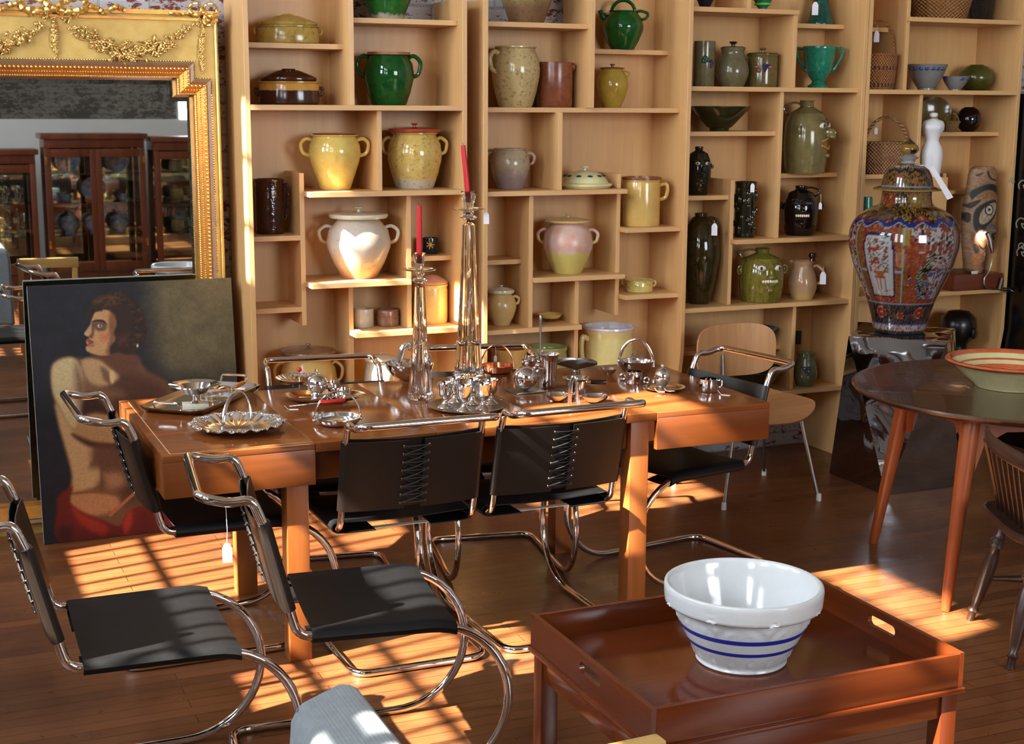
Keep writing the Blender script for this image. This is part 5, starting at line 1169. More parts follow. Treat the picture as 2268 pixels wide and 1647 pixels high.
for k in range(9):
    c0=k*691/9-345; X_=(PPt[:,0]-c0+345.5)%691-345.5; d_=np.hypot(X_*.8,(yy-474-6*(k%2))*1.1); put((d_<9)&(yy<492),[164,64,40]); put((d_<4)&(yy<492),[200,150,90])
X_=(PPt[:,0]+62+345.5)%691-345.5; put((np.hypot(X_/34,(yy-476)/11)<1),[70,90,72]); put((np.hypot(X_/34,(yy-476)/11)<1)&(n2>.66),[160,80,50])
nk=(yy<=459); put(nk,[150,58,34]); put(nk&(np.sin(a*3)>.2),[150,118,46]); put(nk&(np.sin(a*3+2)>.6),[50,56,44]); put(nk&(n2>.66),[206,150,90])
bb=(yy>=676)&(yy<724); put(bb&(n1>.5),[104,80,50]); put(bb&(n1<=.5),[34,26,52])
for k in range(10):
    c0=k*691/10-345; X_=(PPt[:,0]-c0+345.5)%691-345.5; big=k%2==0; d_=np.hypot(X_*.62,yy-(697 if big else 703)); put((d_<(13 if big else 8))&bb,[214,170,130]); put((d_<(12 if big else 6.6))&bb,[166,52,36]); put((np.hypot(X_*.62,yy-697)<2.4)&bb&big,[220,190,160])
put(np.abs(yy-676)<1.6,[150,166,200]); wb=(yy>=724)&(yy<741); put(wb,[206,200,192]); put(wb&(n2>.58),[170,84,60]); put(np.abs(yy-724)<1.3,[60,70,150]); put(yy>=742,[70,66,80])
pmat=paintmat('imari_porcelain',.1,.4); o.data.materials.append(pmat); setcol(o,col*.68)
o,a,r,yy=urn_part(lidp,'lid','t'); PPt=np.c_[a*50,yy]; n1,n2=vn(PPt+500,1.8,3),vn(PPt+500,3.2,5)
col=np.where((n1>.45)[:,None],np.array([150,112,44]),np.array([52,30,30])).astype(float)
put((yy>419),[176,136,60]); put((yy<417)&(yy>413),[150,170,206])
for k in range(9):
    c0=k*314/9-157; X_=(PPt[:,0]-c0+157)%314-157; put(np.hypot(X_,(yy-(403 if k%2 else 392))*1.0)<5.5,[176,80,54])
put((yy<382+3*np.sin(a*12))&(yy>377+3*np.sin(a*12)),[24,26,60]); put((yy<374)&(yy>366)&(n2>.5),[190,180,170]); put((yy<365)&(yy>345),[206,206,204]); put((yy<=345),[178,136,50]); put((yy<=341)&(yy>330)&(np.abs(((a*3/PI)+.5)%2-1)<.35),[30,28,26]); put(yy<322,[90,62,30])
o.data.materials.append(paintmat('gilt_porcelain_lid',.12,.4)); setcol(o,col*.72)
tg=thing('price_tag','long white folded price tag tied round the urn lid knob','tag',un.location+Vector((0,0,0)))
tp=[onY(2030,365,up.y-.1),onY(2062,368,up.y-.18),onY(2104,440,up.y-.20)]
L_=[Vector(p)-tg.location for p in tp]
MB().tube(spl([Vector((0,-.05,zpx(360))),L_[0],L_[1]],6),.0012,5).build('string',M['string'],tg)
dd=(L_[2]-L_[1]); wv_=Vector((.012,0,.004)); m=MB().add([tuple(L_[1]-wv_),tuple(L_[1]+wv_),tuple(L_[2]+wv_*1.6),tuple(L_[2]-wv_*1.2),tuple(L_[1]-wv_+Vector((0,.001,0))),tuple(L_[1]+wv_+Vector((0,.001,0))),tuple(L_[2]+wv_*1.6+Vector((0,.001,0))),tuple(L_[2]-wv_*1.2+Vector((0,.001,0)))],[(0,1,2,3),(7,6,5,4),(0,4,5,1),(1,5,6,2),(2,6,7,3),(3,7,4,0)]); m.build('card',M['paper'],tg)
# ---------------------------------------------------------------- carved figures on the right bookcase
zg=SZ['4g']
c0=onY(2108,645,6.0); c1=onY(2200,645,6.0)
bx_=one(MB().bbox(c0.x-.06,c1.x-.02,5.915,6.16,zg+.001,zg+.001+(onY(2150,603,6.0).z-zg),.003),'wooden_box',M['redbox'],'plain red-brown wooden box lying under the carved mask','box')
zm=zg+.001+(onY(2150,603,6.0).z-zg)+.001
mk=thing('carved_mask','tall carved and painted totemic wooden mask with a ringed eye, lit from below','mask',(onY(2165,590,5.985).x,5.985,zm))
def lh(y): return onY(2168,y,5.985).z-zm
# outline in photo rows: left edge, right edge
rows=[(366,2163,2198),(372,2154,2203),(385,2149,2205),(405,2146,2206),(430,2142,2207),(450,2137,2207),(470,2135,2206),(500,2133,2204),(515,2132,2200),(530,2133,2184),(550,2135,2182),(575,2137,2178),(592,2140,2174),(600,2146,2168)]
nu,nv=90,150; v=[];uv=[]
for j in range(nv+1):
    y=366+(600-366)*j/nv
    for (ya,la,ra),(yb_,lb_,rb) in zip(rows,rows[1:]):
        if ya<=y<=yb_: t_=(y-ya)/(yb_-ya); l_=la+(lb_-la)*t_; r__=ra+(rb-ra)*t_; break
    for i in range(nu+1):
        s_=i/nu; x=l_+(r__-l_)*s_; p=onY(x,y,5.985)
        bul=.045*math.sqrt(max(0,1-(2*s_-1)**2)); 
        gv=math.exp(-((x-2186)/9)**2-((y-507)/11)**2)*.035
        v.append((p.x-mk.location.x,-bul-gv,p.z-zm)); uv.append((x,y))
N=len(v); lastz=v[-1][2]; v=[(a_,b_,c_-lastz) for a_,b_,c_ in v]
v+= [(a_,.018,c_) for a_,b_,c_ in v]
W_=nu+1; fc=[(j*W_+i,(j+1)*W_+i,(j+1)*W_+i+1,j*W_+i+1) for j in range(nv) for i in range(nu)]
rim=[i for i in range(W_)]+[j*W_+nu for j in range(1,nv+1)]+[nv*W_+i for i in range(nu-1,-1,-1)]+[j*W_ for j in range(nv-1,0,-1)]
fc+=[(a_,N+a_,N+b_,b_) for a_,b_ in zip(rim[1:]+rim[:1],rim)]; fc+=[tuple(reversed([N+i for i in rim]))]
m=MB(); m.v=v; m.f=fc; o=m.build('face',paintmat('carved_painted_wood',.6,0,60),mk,ang=50)
B1=lambda L:[(2100+x/5.3125,350+y/5.3125) for x,y in L]
blk=(34,30,28); och=(150,104,66); pal=(170,150,122)
SH=[(B1([(300,150),(400,130),(410,230),(330,290),(280,280)]),(150,110,84),2),(B1([(420,150),(530,140),(520,230),(450,220)]),(160,116,76),2),
(B1([(395,130),(412,150),(440,215),(520,240),(500,255),(425,225),(395,170)]),blk,1.2),
(B1([(290,180),(360,150),(350,165),(300,200)]),blk,1),(B1([(240,380),(300,330),(400,290),(500,300),(565,380),(570,470),(520,400),(430,360),(360,370),(290,420),(240,470)]),blk,1.6),
(B1([(300,430),(400,380),(500,400),(550,480),(500,450),(420,430),(330,470)]),(140,100,60),1.5),(B1([(190,540),(240,500),(330,470),(250,560),(215,575)]),blk,1.3),
(B1([(250,640),(290,560),(380,500),(510,475),(530,600),(480,690),(400,770),(350,860),(290,870),(245,780)]),blk,1.6),
(B1([(300,700),(330,600),(420,520),(510,510),(510,600),(440,700),(350,760),(310,750)]),pal,1.6),
([(2100+417/5.3125,350+592/5.3125),(10.5,12)],blk,.8),([(2100+417/5.3125,350+592/5.3125),(8,9.4)],(186,178,160),.7),([(2100+417/5.3125,350+588/5.3125),(2.8,3.4)],blk,.6),
(B1([(180,650),(200,620),(225,650),(220,720),(195,745),(180,710)]),blk,1.2),(B1([(370,800),(420,760),(500,770),(530,850),(500,900),(420,870),(370,850)]),(92,80,70),2),
(B1([(440,860),(520,870),(500,900),(430,890)]),blk,1),(B1([(215,860),(250,860),(290,960),(320,1080),(290,1110),(235,1060)]),(120,84,60),1.5),
(B1([(240,1000),(275,990),(300,1040),(290,1090),(255,1090)]),(56,42,36),1),(B1([(235,1140),(275,1115),(310,1160),(300,1250),(260,1270),(235,1210)]),(176,112,60),1.2),
(B1([(290,980),(320,1020),(360,1040),(400,1000),(405,1012),(360,1055),(310,1040)]),blk,.8),(B1([(365,1100),(420,1090),(400,1130),(370,1130)]),(196,180,150),1),(B1([(340,1200),(400,1180),(390,1230),(340,1260)]),(90,66,50),1)]
UV=np.array(uv); col=paint(UV,(146,112,82),SH); col*=(.85+.3*vn(UV,3,4))[:,None]; setcol(o,np.vstack([col,col*.8]))
one(MB().bbox(0,.045,0,.004,0,.016,.001),'label_card',M['cream'],'small blank cream card in front of the carved mask','card',(onY(2154,600,5.94).x-.02,5.922,zm-.0005),.1)
# clip lamp with goosneck
cl=thing('clip_lamp','small chrome clip-on lamp with a bent gooseneck lighting the mask','lamp',onY(2214,640,5.9))
LO=cl.location
def q_(x,y,Y=5.9): return onY(x,y,Y)-LO
MB().tube(spl([q_(2222,640),q_(2200,640),q_(2183,636),q_(2180,618),q_(2190,600),q_(2197,580),q_(2197,560)],6),.0035,8).build('gooseneck',M['iron'],cl)
hd=MB().tube([q_(2197,560),q_(2194,545),q_(2191,528),q_(2186,516)],[.010,.015,.014,.011],16).build('lamp_head',M['chrome'],cl)
MB().tube([q_(2196,530),q_(2195,524)],.0155,14).build('collar',M['black'],hd)
MB().tube([q_(2222,640,5.9),q_(2236,641,5.88),q_(2244,646,5.87)],[.008,.014,.01],12,).build('clip_grip',M['black'],cl); MB().tube([q_(2217,630,5.90),q_(2219,616,5.90),q_(2213,640,5.9)],.008,8).build('clip_arm',M['black'],cl)
l=bpy.data.lights.new('lamp_bulb','SPOT'); l.energy=5; l.color=(1,.82,.6); l.spot_size=math.radians(80); l.spot_blend=.7; l.shadow_soft_size=.01
lo=bpy.data.objects.new('lamp_bulb',l); COL.objects.link(lo); lp=onY(2183,512,5.9); lo.location=lp; lo.rotation_euler=(onY(2158,548,6.02)-lp).to_track_quat('-Z','Y').to_euler()
# white torso
z4=SZ['4e'] ; c=onY(2066,390,5.97); sz_=depth(c)/FPX; zt4=onY(2066,392,5.97).z
tor=thing('torso_figure','small white headless torso sculpture standing behind the urn','figurine',(c.x,5.99,zt4),scr(c.x,c.y))
T=[(20,0,14),(22,20,15),(24,45,16),(22,62,14),(17,72,11),(14,80,10),(17,92,13),(23,104,17),(24,114,17),(20,122,13),(10,126,8),(7,130,7),(9,134,9),(8,139,8),(2,141,2)]
m=MB(); v=[];ff=[]; n=32
pts=spl([(a_,b_,c_) for a_,b_,c_ in T],3)
for p in pts:
    for k in range(n):
        a_=2*PI*k/n; bump_=1+ (.22*math.exp(-((p.y-108)/8)**2)*(math.exp(-((a_-4.25)/.35)**2)+math.exp(-((a_-5.15)/.35)**2))); v.append((p.x*sz_*math.cos(a_)*bump_,p.z*sz_*math.sin(a_)*bump_,p.y*sz_))
for l_ in range(len(pts)-1):
    for k in range(n): ff.append((l_*n+k,l_*n+(k+1)%n,(l_+1)*n+(k+1)%n,(l_+1)*n+k))
ff+=[tuple(range(n))[::-1],tuple(range((len(pts)-1)*n,len(pts)*n))]; m.add(v,ff).build('body',G['white'],tor)
MB().tube([(9*sz_*math.cos(k*PI/8),9*sz_*math.sin(k*PI/8),129*sz_) for k in range(16)],.004,6,closed=True).build('neck_ribbon',M['brass'],tor)
zb=zt4-.022; one(MB().bbox(-.06,.06,-.05,.05,0,.022,.002),'plinth',M['redbox'],'dark wooden plinth under the white torso','plinth',(c.x,6.0,zt4-.0225)) if 0 else None
S4=SZ['4k']; one(MB().bbox(-.075,.075,-.07,.07,0,zt4-S4-.002,.002),'display_box',M['shelf'],'plain birch display box carrying the white torso','box',(c.x,6.01,S4+.001),0)
# dark head
zh=SZ['4h']+.001; c=onY(2122,760,6.08)
hdm=thing('head_sculpture','black carved head sculpture on the shelf behind the pedestal','sculpture',(c.x,6.09,zh),scr(c.x,c.y)-.5)
Rz=onY(2122,686,6.08).z-zh
dk=plain('black_stone',C(16,14,14),.28,0,.3,30,bump=.3)
m=MB().lathe([(0,0),(.075,0),(.07,Rz*.12),(.055,Rz*.28),(.06,Rz*.36),(.085,Rz*.5),(.098,Rz*.68),(.09,Rz*.85),(.055,Rz*.97),(0,Rz)],32,sy=1.0); m.build('head',dk,hdm)
MB().sphere((0,-.10,Rz*.56),(.014,.022,.03),10,8).build('nose',dk,hdm); MB().tube([(-.025,-.088,Rz*.44),(0,-.096,Rz*.445),(.025,-.088,Rz*.44)],.007,8).build('mouth',dk,hdm)
for s_ in (-1,1): MB().sphere((s_*.035,-.09,Rz*.64),(.014,.008,.007),8,6).build('eye',dk,hdm); MB().sphere((s_*.096,0,Rz*.58),(.012,.02,.032),8,8).build('ear',dk,hdm)
# black lacquered cabinet at the right edge
xc0=X4R+.015; xc1=xc0+1.0; zc_=onY(2250,207,5.85).z
lc=thing('lacquer_cabinet','tall black lacquer cabinet with pale inlaid scrolls at the right edge','cabinet',((xc0+xc1)/2,5.98,0))
P_(MB().bbox(xc0,xc1,5.72,6.27,.0,zc_,.004),'body',M['black'],lc)
for k in range(2): P_(MB().bbox(xc0+.03+.48*k,xc0+.49+.48*k,5.708,5.719,.12,zc_-.06,.003),'door',M['black'],lc)
inl=plain('mother_of_pearl',C(140,136,120),.35)
for (x,y,s_) in ((2262,495,.035),(2262,558,.03),(2266,410,.03),(2262,545,.02),(2240,400,.015)):
    p=onY(x,y,5.705); m=MB().tube(spl([(p.x+s_*dx,5.704,p.z+s_*dz) for dx,dz in ((-.8,-.6),(-1,.2),(-.3,.8),(.6,.5),(.5,-.1),(0,0),(.5,-.7),(1.4,-.3))],5),.0035,6); P_(m,'inlay',inl,lc)
# ---------------------------------------------------------------- things on the dining table
TT=TZ+.0008
def on(x,y,z=TT): p=onZ(x,y,z); return Vector((p.x,p.y,z))
def pxm(p): return depth(p)/FPX
def onY_z(x,y,p): return onY(x,y,p.y).z
def head(p): return scr(p.x,p.y)
# crystal candlesticks with red candles
def candlestick(px,py,wb,ytop_shaft,ydish,wd,ycup,lab,candle,lab2,tilt=0,group='crystal candlesticks'):
    p=on(px,py-6); k=pxm(p+Vector((0,0,.3))); th=thing('candlestick',lab,'candlestick',p,head(p),group)
    Z=lambda y: onY_z(px,y,p)-TT
    zs,zd,zc=Z(ytop_shaft),Z(ydish),Z(ycup); Rb=wb/2*pxm(p); Rt=Rb*.40
    n=72; prof=[(0,0),(Rb,0),(Rb,.006),(Rb*.93,.02),(Rb*.74,zs*.25),(Rb*.54,zs*.58),(Rt,zs*.97),(0,zs)]
    pf=[]
    for a,b in zip(prof,prof[1:]):
        for q in range(5): pf.append((a[0]+(b[0]-a[0])*q/5,a[1]+(b[1]-a[1])*q/5))
    pf.append(prof[-1]); m=MB().lathe(pf,n)
    m.v=[(x*(1+(.035 if (i%2) else -.035)*(1 if z>.012 else 0)),y*(1+(.035 if (i%2) else -.035)*(1 if z>.012 else 0)),z) for i,(x,y,z) in enumerate(m.v)]
    m.build('fluted_shaft',M['glass'],th,ang=20)
    Rd=wd/2*k; h=zd-zs
    MB().lathe([(0,zs+.001),(Rt*.9,zs+.001),(Rt*1.2,zs+.006),(Rt*1.5,zs+h*.22),(Rt*1.2,zs+h*.38),(Rt*.6,zs+h*.45),(Rt*.95,zs+h*.62),(Rt*1.0,zs+h*.75),(Rt*.6,zs+h*.85),(0,zs+h*.86)],32).build('knop',M['glass'],th)
    MB().lathe([(0,zd-.006),(Rd*.3,zd-.007),(Rd*.92,zd-.001),(Rd,zd+.003),(Rd*.9,zd+.003),(Rd*.3,zd-.002),(0,zd-.002)],40).build('drip_dish',M['glass'],th)
    c0=zd+.0005; MB().lathe([(0,c0),(Rt*.8,c0),(Rt*.85,c0+(zc-c0)*.3),(Rt*1.1,c0+(zc-c0)*.6),(Rt*1.3,zc),(Rt*1.12,zc),(.0125,c0+(zc-c0)*.6),(.0118,c0+(zc-c0)*.36),(0,c0+(zc-c0)*.34)],20).build('socket',M['glass'],th)
    zc0=c0+(zc-c0)*.37; zt=Z(candle); r=.0105
    cd=thing('candle',lab2,'candle',p+Vector((0,0,zc0)),head(p),'red candles in crystal sticks')
    L=zt-zc0; pts=[(tilt*(t/6)**1.0*L-.0*t,0,L*t/6+.0008) for t in range(7)]
    MB().tube(pts,[r*.98,r,r,r*.98,r*.95,r*.92,r*.86],16).build('wax',plain('red_wax',C(196,30,40),.35),cd); e=pts[-1]
    MB().tube([e,(e[0]-.001,0,e[2]+.006),(e[0]-.003,0,e[2]+.010)],.0008,5).build('wick',M['black'],cd)
    return th,p
candlestick(931,887,56,627,597,74,560,'shorter crystal candlestick near the middle of the table','candle' and 456,'straight red candle in the shorter crystal stick')
ths,pt=candlestick(1038,838,66,487,463,74,423,'taller crystal candlestick behind the tray of goblets',322,'tilted red candle in the taller crystal stick',-.10)
price_tag(None,onY(1077,470,pt.y-.03),.045,.022,lab='white price tag hanging from the dish of the taller crystal candlestick')
# rectangular tray, left
c=[onZ(*q,TT) for q in ((322,914),(452,926),(574,858),(432,852))]; ctr=sum(c,Vector())/4; ux=(c[1]-c[0]+c[2]-c[3])/2; an=math.atan2(ux.y,ux.x); LX=ux.length; LY=((c[3]-c[0]+c[2]-c[1])/2).length
rt_=thing('serving_tray','rectangular chrome tray with cut corners and side handles at the left table end','tray',(ctr.x,ctr.y,TT),an)
def octa(a,b,k): return [(-a,-b+k),(-a+k,-b),(a-k,-b),(a,-b+k),(a,b-k),(a-k,b),(-a+k,b),(-a,b-k)]
a_,b_=LX/2,LY/2
def loft(rings,mat,name,parent,ang=30):
    m=MB(); n=len(rings[0][0]); v=[]; f=[]
    for poly,z in rings: v+=[(x,y,z) for x,y in poly]
    for l in range(len(rings)-1):
        for i in range(n): f.append((l*n+i,l*n+(i+1)%n,(l+1)*n+(i+1)%n,(l+1)*n+i))
    f+=[tuple(range(n))[::-1],tuple(range((len(rings)-1)*n,len(rings)*n))]
    return m.add(v,f).build(name,mat,parent,ang=ang)
loft([(octa(a_*.88,b_*.86,.02),0),(octa(a_*.92,b_*.9,.022),.001),(octa(a_,b_,.03),.017),(octa(a_,b_,.03),.0195),(octa(a_*.97,b_*.96,.03),.0195),(octa(a_*.91,b_*.89,.022),.004),(octa(a_*.88,b_*.86,.02),.003)],M['silver'],'dish',rt_)
for s_ in (-1,1): MB().tube(rounded([(-.05,s_*b_*.96,.02),(-.05,s_*(b_+.005),.045),(.05,s_*(b_+.005),.045),(.05,s_*b_*.96,.02)],.02),.0045,8,flat=1).build('handle',M['chrome'],rt_)
# footed dish on a block, on the tray
zt_=TT+.0045
p=on(433,903,zt_); k=pxm(p); bk=one(MB().bbox(-.045,.045,-.03,.03,0,.018,.001),'display_block',M['cream'],'small cream display block under the wide-rimmed chrome bowl','block',(p.x,p.y,zt_),an+.5)
z2=zt_+.0188; H=onY_z(428,851,p)-z2; R=57*k
ft=thing('footed_bowl','wide-rimmed chrome footed bowl standing on a cream block','bowl',(p.x,p.y,z2),head(p))
MB().lathe([(0,0),(.017,0),(.014,.004),(.009,.01),(.010,H*.4),(R*.45,H*.55),(R*.62,H*.9),(R,H),(R*.99,H+.002),(R*.62,H*.95),(R*.44,H*.6),(0,H*.5)],48).build('body',M['chrome'],ft)
p=on(478,884,zt_); k=pxm(p); R=36*k; H=onY_z(478,851,p)-zt_-.006
gd=thing('lidded_glass_dish','clear glass dish with a chrome lid and turned wooden handle on the rectangular tray','dish',(p.x,p.y,zt_+.0003),head(p))
MB().lathe([(0,0),(R*.95,0),(R,.006),(R,H*.7),(R*.93,H*.7),(R*.93,.008),(0,.006)],40).build('glass_body',M['glass'],gd)
MB().lathe([(0,H*.72),(R*1.02,H*.72),(R*1.04,H*.76),(R*.98,H*.84),(R*.3,H*1.0),(0,H*1.02)],40).build('lid',M['chrome'],gd)
MB().tube([(R*1.0,.005,H*.78),(R*1.25,.02,H*.82)],.005,8).build('socket',M['chrome'],gd); MB().tube([(R*1.2,.02,H*.81),(R*1.4,.04,H*.84),(R*1.75,.075,H*.9)],[.008,.009,.0075],12).build('handle',M['orange_wood'],gd)
# scalloped silver cake basket with bow handle
p=on(526,951); k=pxm(p); R=105*k
cb=thing('cake_basket','ornate scalloped silver dish with a tall bow handle at the near left','dish',p,head(p))
m=MB().lathe([(0,.002),(R*.4,.002),(R*.55,0),(R*.62,.006),(R*.75,.010),(R*.9,.02),(R*1.0,.026),(R*.97,.029),(R*.88,.024),(R*.7,.013),(R*.55,.006),(0,.006)],144)
m.v=[(x*(1+.035*math.cos(math.atan2(y,x)*12)*(math.hypot(x,y)/R)**3),y*(1+.035*math.cos(math.atan2(y,x)*12)*(math.hypot(x,y)/R)**3),z+.004*math.cos(math.atan2(y,x)*24)*(math.hypot(x,y)/R)**4) for x,y,z in m.v]
m.build('dish',M['silver'],cb,ang=60)
m=MB(); r_=random.Random(4)
for i in range(84):
    a=2*PI*i/84; rr=R*(.93+.05*math.cos(a*12)); m.sphere((rr*math.cos(a),rr*math.sin(a),.027),(.006+.002*r_.random(),.0045,.004),7,5)
m.build('relief_border',M['silver'],cb)
Hh=onY_z(535,866,p)-TT-.02
arch((0,0,.02),R*.62,Hh,.006,math.radians(62),22,flat=.35).build('bow_handle',M['chrome'],cb)
# shell bowl with red ball pick
p=on(664,858); k=pxm(p); R=53*k; H=onY_z(664,835,p)-TT
sh_b=thing('shell_bowl','fluted chrome shell bowl on little feet','bowl',p,head(p))
m=MB().lathe([(0,.012),(R*.2,.012),(R*.5,.018),(R*.85,H*.75),(R,H),(R*.98,H+.001),(R*.82,H*.78),(R*.48,.023),(0,.017)],96)
m.v=[(x*(1+.03*math.cos(math.atan2(y,x)*24)),y*(1+.03*math.cos(math.atan2(y,x)*24)),z) for x,y,z in m.v]; m.build('bowl',M['silver'],sh_b,ang=60)
for a in (.5,2.6,4.7): MB().lathe([(0,0),(.004,0),(.003,.016),(0,.016)],8).mv(R*.32*math.cos(a),R*.32*math.sin(a),0).build('foot',M['silver'],sh_b)
pk=thing('cocktail_pick','red ball-ended pick standing in the fluted shell bowl','pick',p+Vector((0,0,.018)),head(p)); zb=onY_z(664,818,p)-TT-.018
MB().tube([(0,0,0),(0,0,zb-.005)],.0022,8).build('stem',M['silver'],pk); MB().sphere((0,0,zb),.0095,16,12).build('ball',M['red'],pk)
# oval platter with its cargo
p=on(717,886); k=pxm(p); R=94*k
op=thing('oval_platter','oval chrome platter holding a covered dish, cups and a red-handled knife','platter',p,head(p)-.05)
MB().lathe([(0,.008),(R*.7,.008),(R*.76,.006),(R*.98,.019),(R,.0215),(R*.97,.0215),(R*.74,.011),(0,.0105)],64,sy=.62).build('dish',M['chrome'],op)
for a in (.6,2.5,3.8,5.6): MB().sphere((R*.62*math.cos(a),R*.4*math.sin(a),.004),.0042,8,6).build('ball_foot',M['chrome'],op)
zp=TT+.0118
q=on(702,874,zp); k=pxm(q); R1=23*k
sd_=thing('covered_sugar_bowl','round chrome covered bowl with a ball knob on the oval platter','bowl',q,head(q))
MB().lathe([(0,0),(R1*.6,0),(R1*.5,.006),(R1*.9,R1*.6),(R1,R1*1.0),(R1*1.35,R1*1.05),(R1*1.35,R1*1.1),(R1,R1*1.12),(0,R1*1.12)],32).build('base',M['chrome'],sd_)
MB().lathe([(R1*1.02,R1*1.13)]+[(R1*1.02*math.cos(a*PI/16),R1*1.13+R1*1.0*math.sin(a*PI/16)) for a in range(1,9)],32).lathe([(0,R1*2.1),(.003,R1*2.1),(.003,R1*2.2),(.007,R1*2.3),(.006,R1*2.5),(0,R1*2.55)],14).build('lid',M['chrome'],sd_)
for i,(x,y,r) in enumerate(((738,865,16),(762,880,17))):
    q=on(x,y,zp); R2=r*pxm(q); cz=onY_z(x,y-20,q)-zp
    cp=thing('footed_cup',('small chrome footed cup nearer the covered bowl on the oval platter','small chrome footed cup at the right of the oval platter')[i],'cup',q,head(q),'chrome cups on the oval platter')
    MB().lathe([(0,0),(R2*.6,0),(R2*.3,.004),(R2*.25,cz*.3),(R2*.9,cz*.45),(R2,cz),(R2*.94,cz),(R2*.82,cz*.5),(0,cz*.4)],28).build('bowl',M['chrome'],cp)
q0=on(707,895,TT+.0235); q1=on(764,889,TT+.0235)
kn=thing('table_knife','knife with a bright red handle lying across the rim of the oval platter','knife',q0,math.atan2((q1-q0).y,(q1-q0).x)); Lk=(q1-q0).length
MB().tube([(0,0,.006),(Lk*.1,0,.006),(Lk*.95,0,.006),(Lk,0,.006)],[.005,.0072,.0072,.005],12).build('handle',M['red'],kn); MB().bbox(-Lk*1.15,-.0,-.006,.006,.004,.006,.0006).build('blade',M['silver'],kn)
def flat_tag(x,y,lab,ang=0,s=.022,z=TT):
    q=on(x,y,z+.0005); t=thing('price_tag',lab,'tag',q,head(q)+ang); MB().box(-s*.7,s*.7,-s*.38,s*.38,0,.0009).build('card',M['paper'],t)
    MB().tube(spl([(-s*.6,0,.001),(-s*1.0,s*.5,.0015),(-s*1.5,s*.7,.012)],5),.0008,5).build('string',M['string'],t)
flat_tag(651,907,'white price tag lying on the table left of the oval platter')
flat_tag(1003,926,'white price tag lying in front of the round goblet tray',.2)
flat_tag(1607,875,'white price tag lying beside the last chrome cup at the right',-.3,.024)
flat_tag(1340,880,'white price tag lying beside the black-handled pan',.1,.02)
# shallow bowl with swing handle, near edge
p=on(748,938); k=pxm(p); R=49*k; H=onY_z(748,922,p)-TT
sw_=thing('swing_handle_bowl','brushed steel shallow bowl with a hooped swing handle at the near edge','bowl',p,head(p))
MB().lathe([(0,0),(R*.75,0),(R*.93,.006),(R,H*.5),(R*1.01,H),(R*.96,H),(R*.94,H*.5),(R*.86,.01),(0,.006)],48).build('bowl',M['silver'],sw_)
arch((0,0,H*.6),R*1.06,onY_z(747,866,p)-TT-H*.6,.0026,.15,20).build('swing_handle',M['chrome'],sw_)
for s_ in (-1,1): MB().sphere((s_*R*1.07*math.cos(.15),s_*R*1.07*math.sin(.15),H*.6),.0062,10,8).build('pivot_ball',M['chrome'],sw_)
# hemispherical bowl with curled handle
p=on(907,842); k=pxm(p); R=54*k; H=onY_z(907,803,p)-TT
hb=thing('curl_handle_bowl','deep polished bowl with one ribbed handle curling over, behind the shorter candlestick','bowl',p,head(p))
MB().lathe([(0,0),(R*.3,0),(R*.36,.003),(R*.72,H*.32),(R*.94,H*.7),(R,H),(R*.975,H),(R*.91,H*.7),(R*.68,H*.35),(0,.008)],48).build('bowl',M['chrome'],hb)
zk=onY_z(905,760,p)-TT
m=MB().tube(spl([(-R*.42,-R*.3,H*.7),(-R*.40,-R*.3,H*1.2),(-R*.25,-R*.25,zk*.9),(0,-R*.2,zk),(R*.12,-R*.2,zk*.95),(R*.08,-R*.2,zk*.88),(-R*.02,-R*.2,zk*.9)],6),.011,8,flat=.22); m.build('curled_handle',M['chrome'],hb)
# pewter tray with six goblets
p=on(1035,902); k=pxm(p); R=88*k
pt_=thing('round_tray','round worn pewter tray carrying six chrome goblets','tray',p,head(p))
MB().lathe([(0,.002),(R*.6,.002),(R*.8,0),(R*.98,.008),(R,.011),(R*.97,.0115),(R*.82,.0045),(R*.78,.006),(0,.0045)],64).build('dish',M['pewter'],pt_)
gz=TT+.0062; gob=None
gp=[((986,901),'left-hand goblet of the six on the pewter tray'),((1008,889),'goblet at the back left of the pewter tray group'),((1047,893),'middle goblet of the pewter tray group, behind the front one'),((1028,908),'front centre goblet on the pewter tray'),((1086,893),'back right goblet on the pewter tray'),((1070,904),'front right goblet on the pewter tray')]
for i,((x,y),lb) in enumerate(gp):
    q=on(x,y,gz)
    if gob is None:
        Rg=18.8*pxm(q); Hg=.088
        gob=thing('goblet',lb,'goblet',q,head(q),'chrome goblets on the pewter tray')
        MB().lathe([(0,0),(Rg*.95,0),(Rg*.9,.003),(Rg*.45,.012),(Rg*.3,.02),(Rg*.28,.03),(Rg*.6,.038),(Rg*.84,.05),(Rg*.88,Hg*.85),(Rg*1.02,Hg),(Rg*.98,Hg),(Rg*.83,Hg*.85),(Rg*.78,.053),(0,.042)],36).build('cup',M['chrome'],gob)
        MB().tube([(Rg*.33*math.cos(a*PI/8),Rg*.33*math.sin(a*PI/8),.0225) for a in range(16)],.0018,6,closed=True).build('knop_ring',M['chrome'],gob)
    else: o=copy_tree(gob); o.location=q; o['label']=lb
# copper bowl with hoop handle
p=on(1101,824); k=pxm(p); R=36*k; H=onY_z(1101,808,p)-TT
cpb=thing('copper_basket_bowl','shallow copper bowl with a tall thin hoop handle','bowl',p,head(p))
MB().lathe([(0,0),(R*.8,0),(R*.95,.006),(R,H),(R*1.03,H+.001),(R*.95,H),(R*.9,.01),(0,.005)],48).build('bowl',M['copper'],cpb); arch((0,0,H*.7),R*1.0,onY_z(1101,763,p)-TT-H*.7,.0028,.05,20,flat=1).build('hoop_handle',M['copper'],cpb)
q=p+Vector((-.01,-.0,onY_z(1101,764,p)-TT-.006)); price_tag(None,q+Vector((0,-.006,0)),.06,.012,lab='tiny white tag on the copper hoop handle')
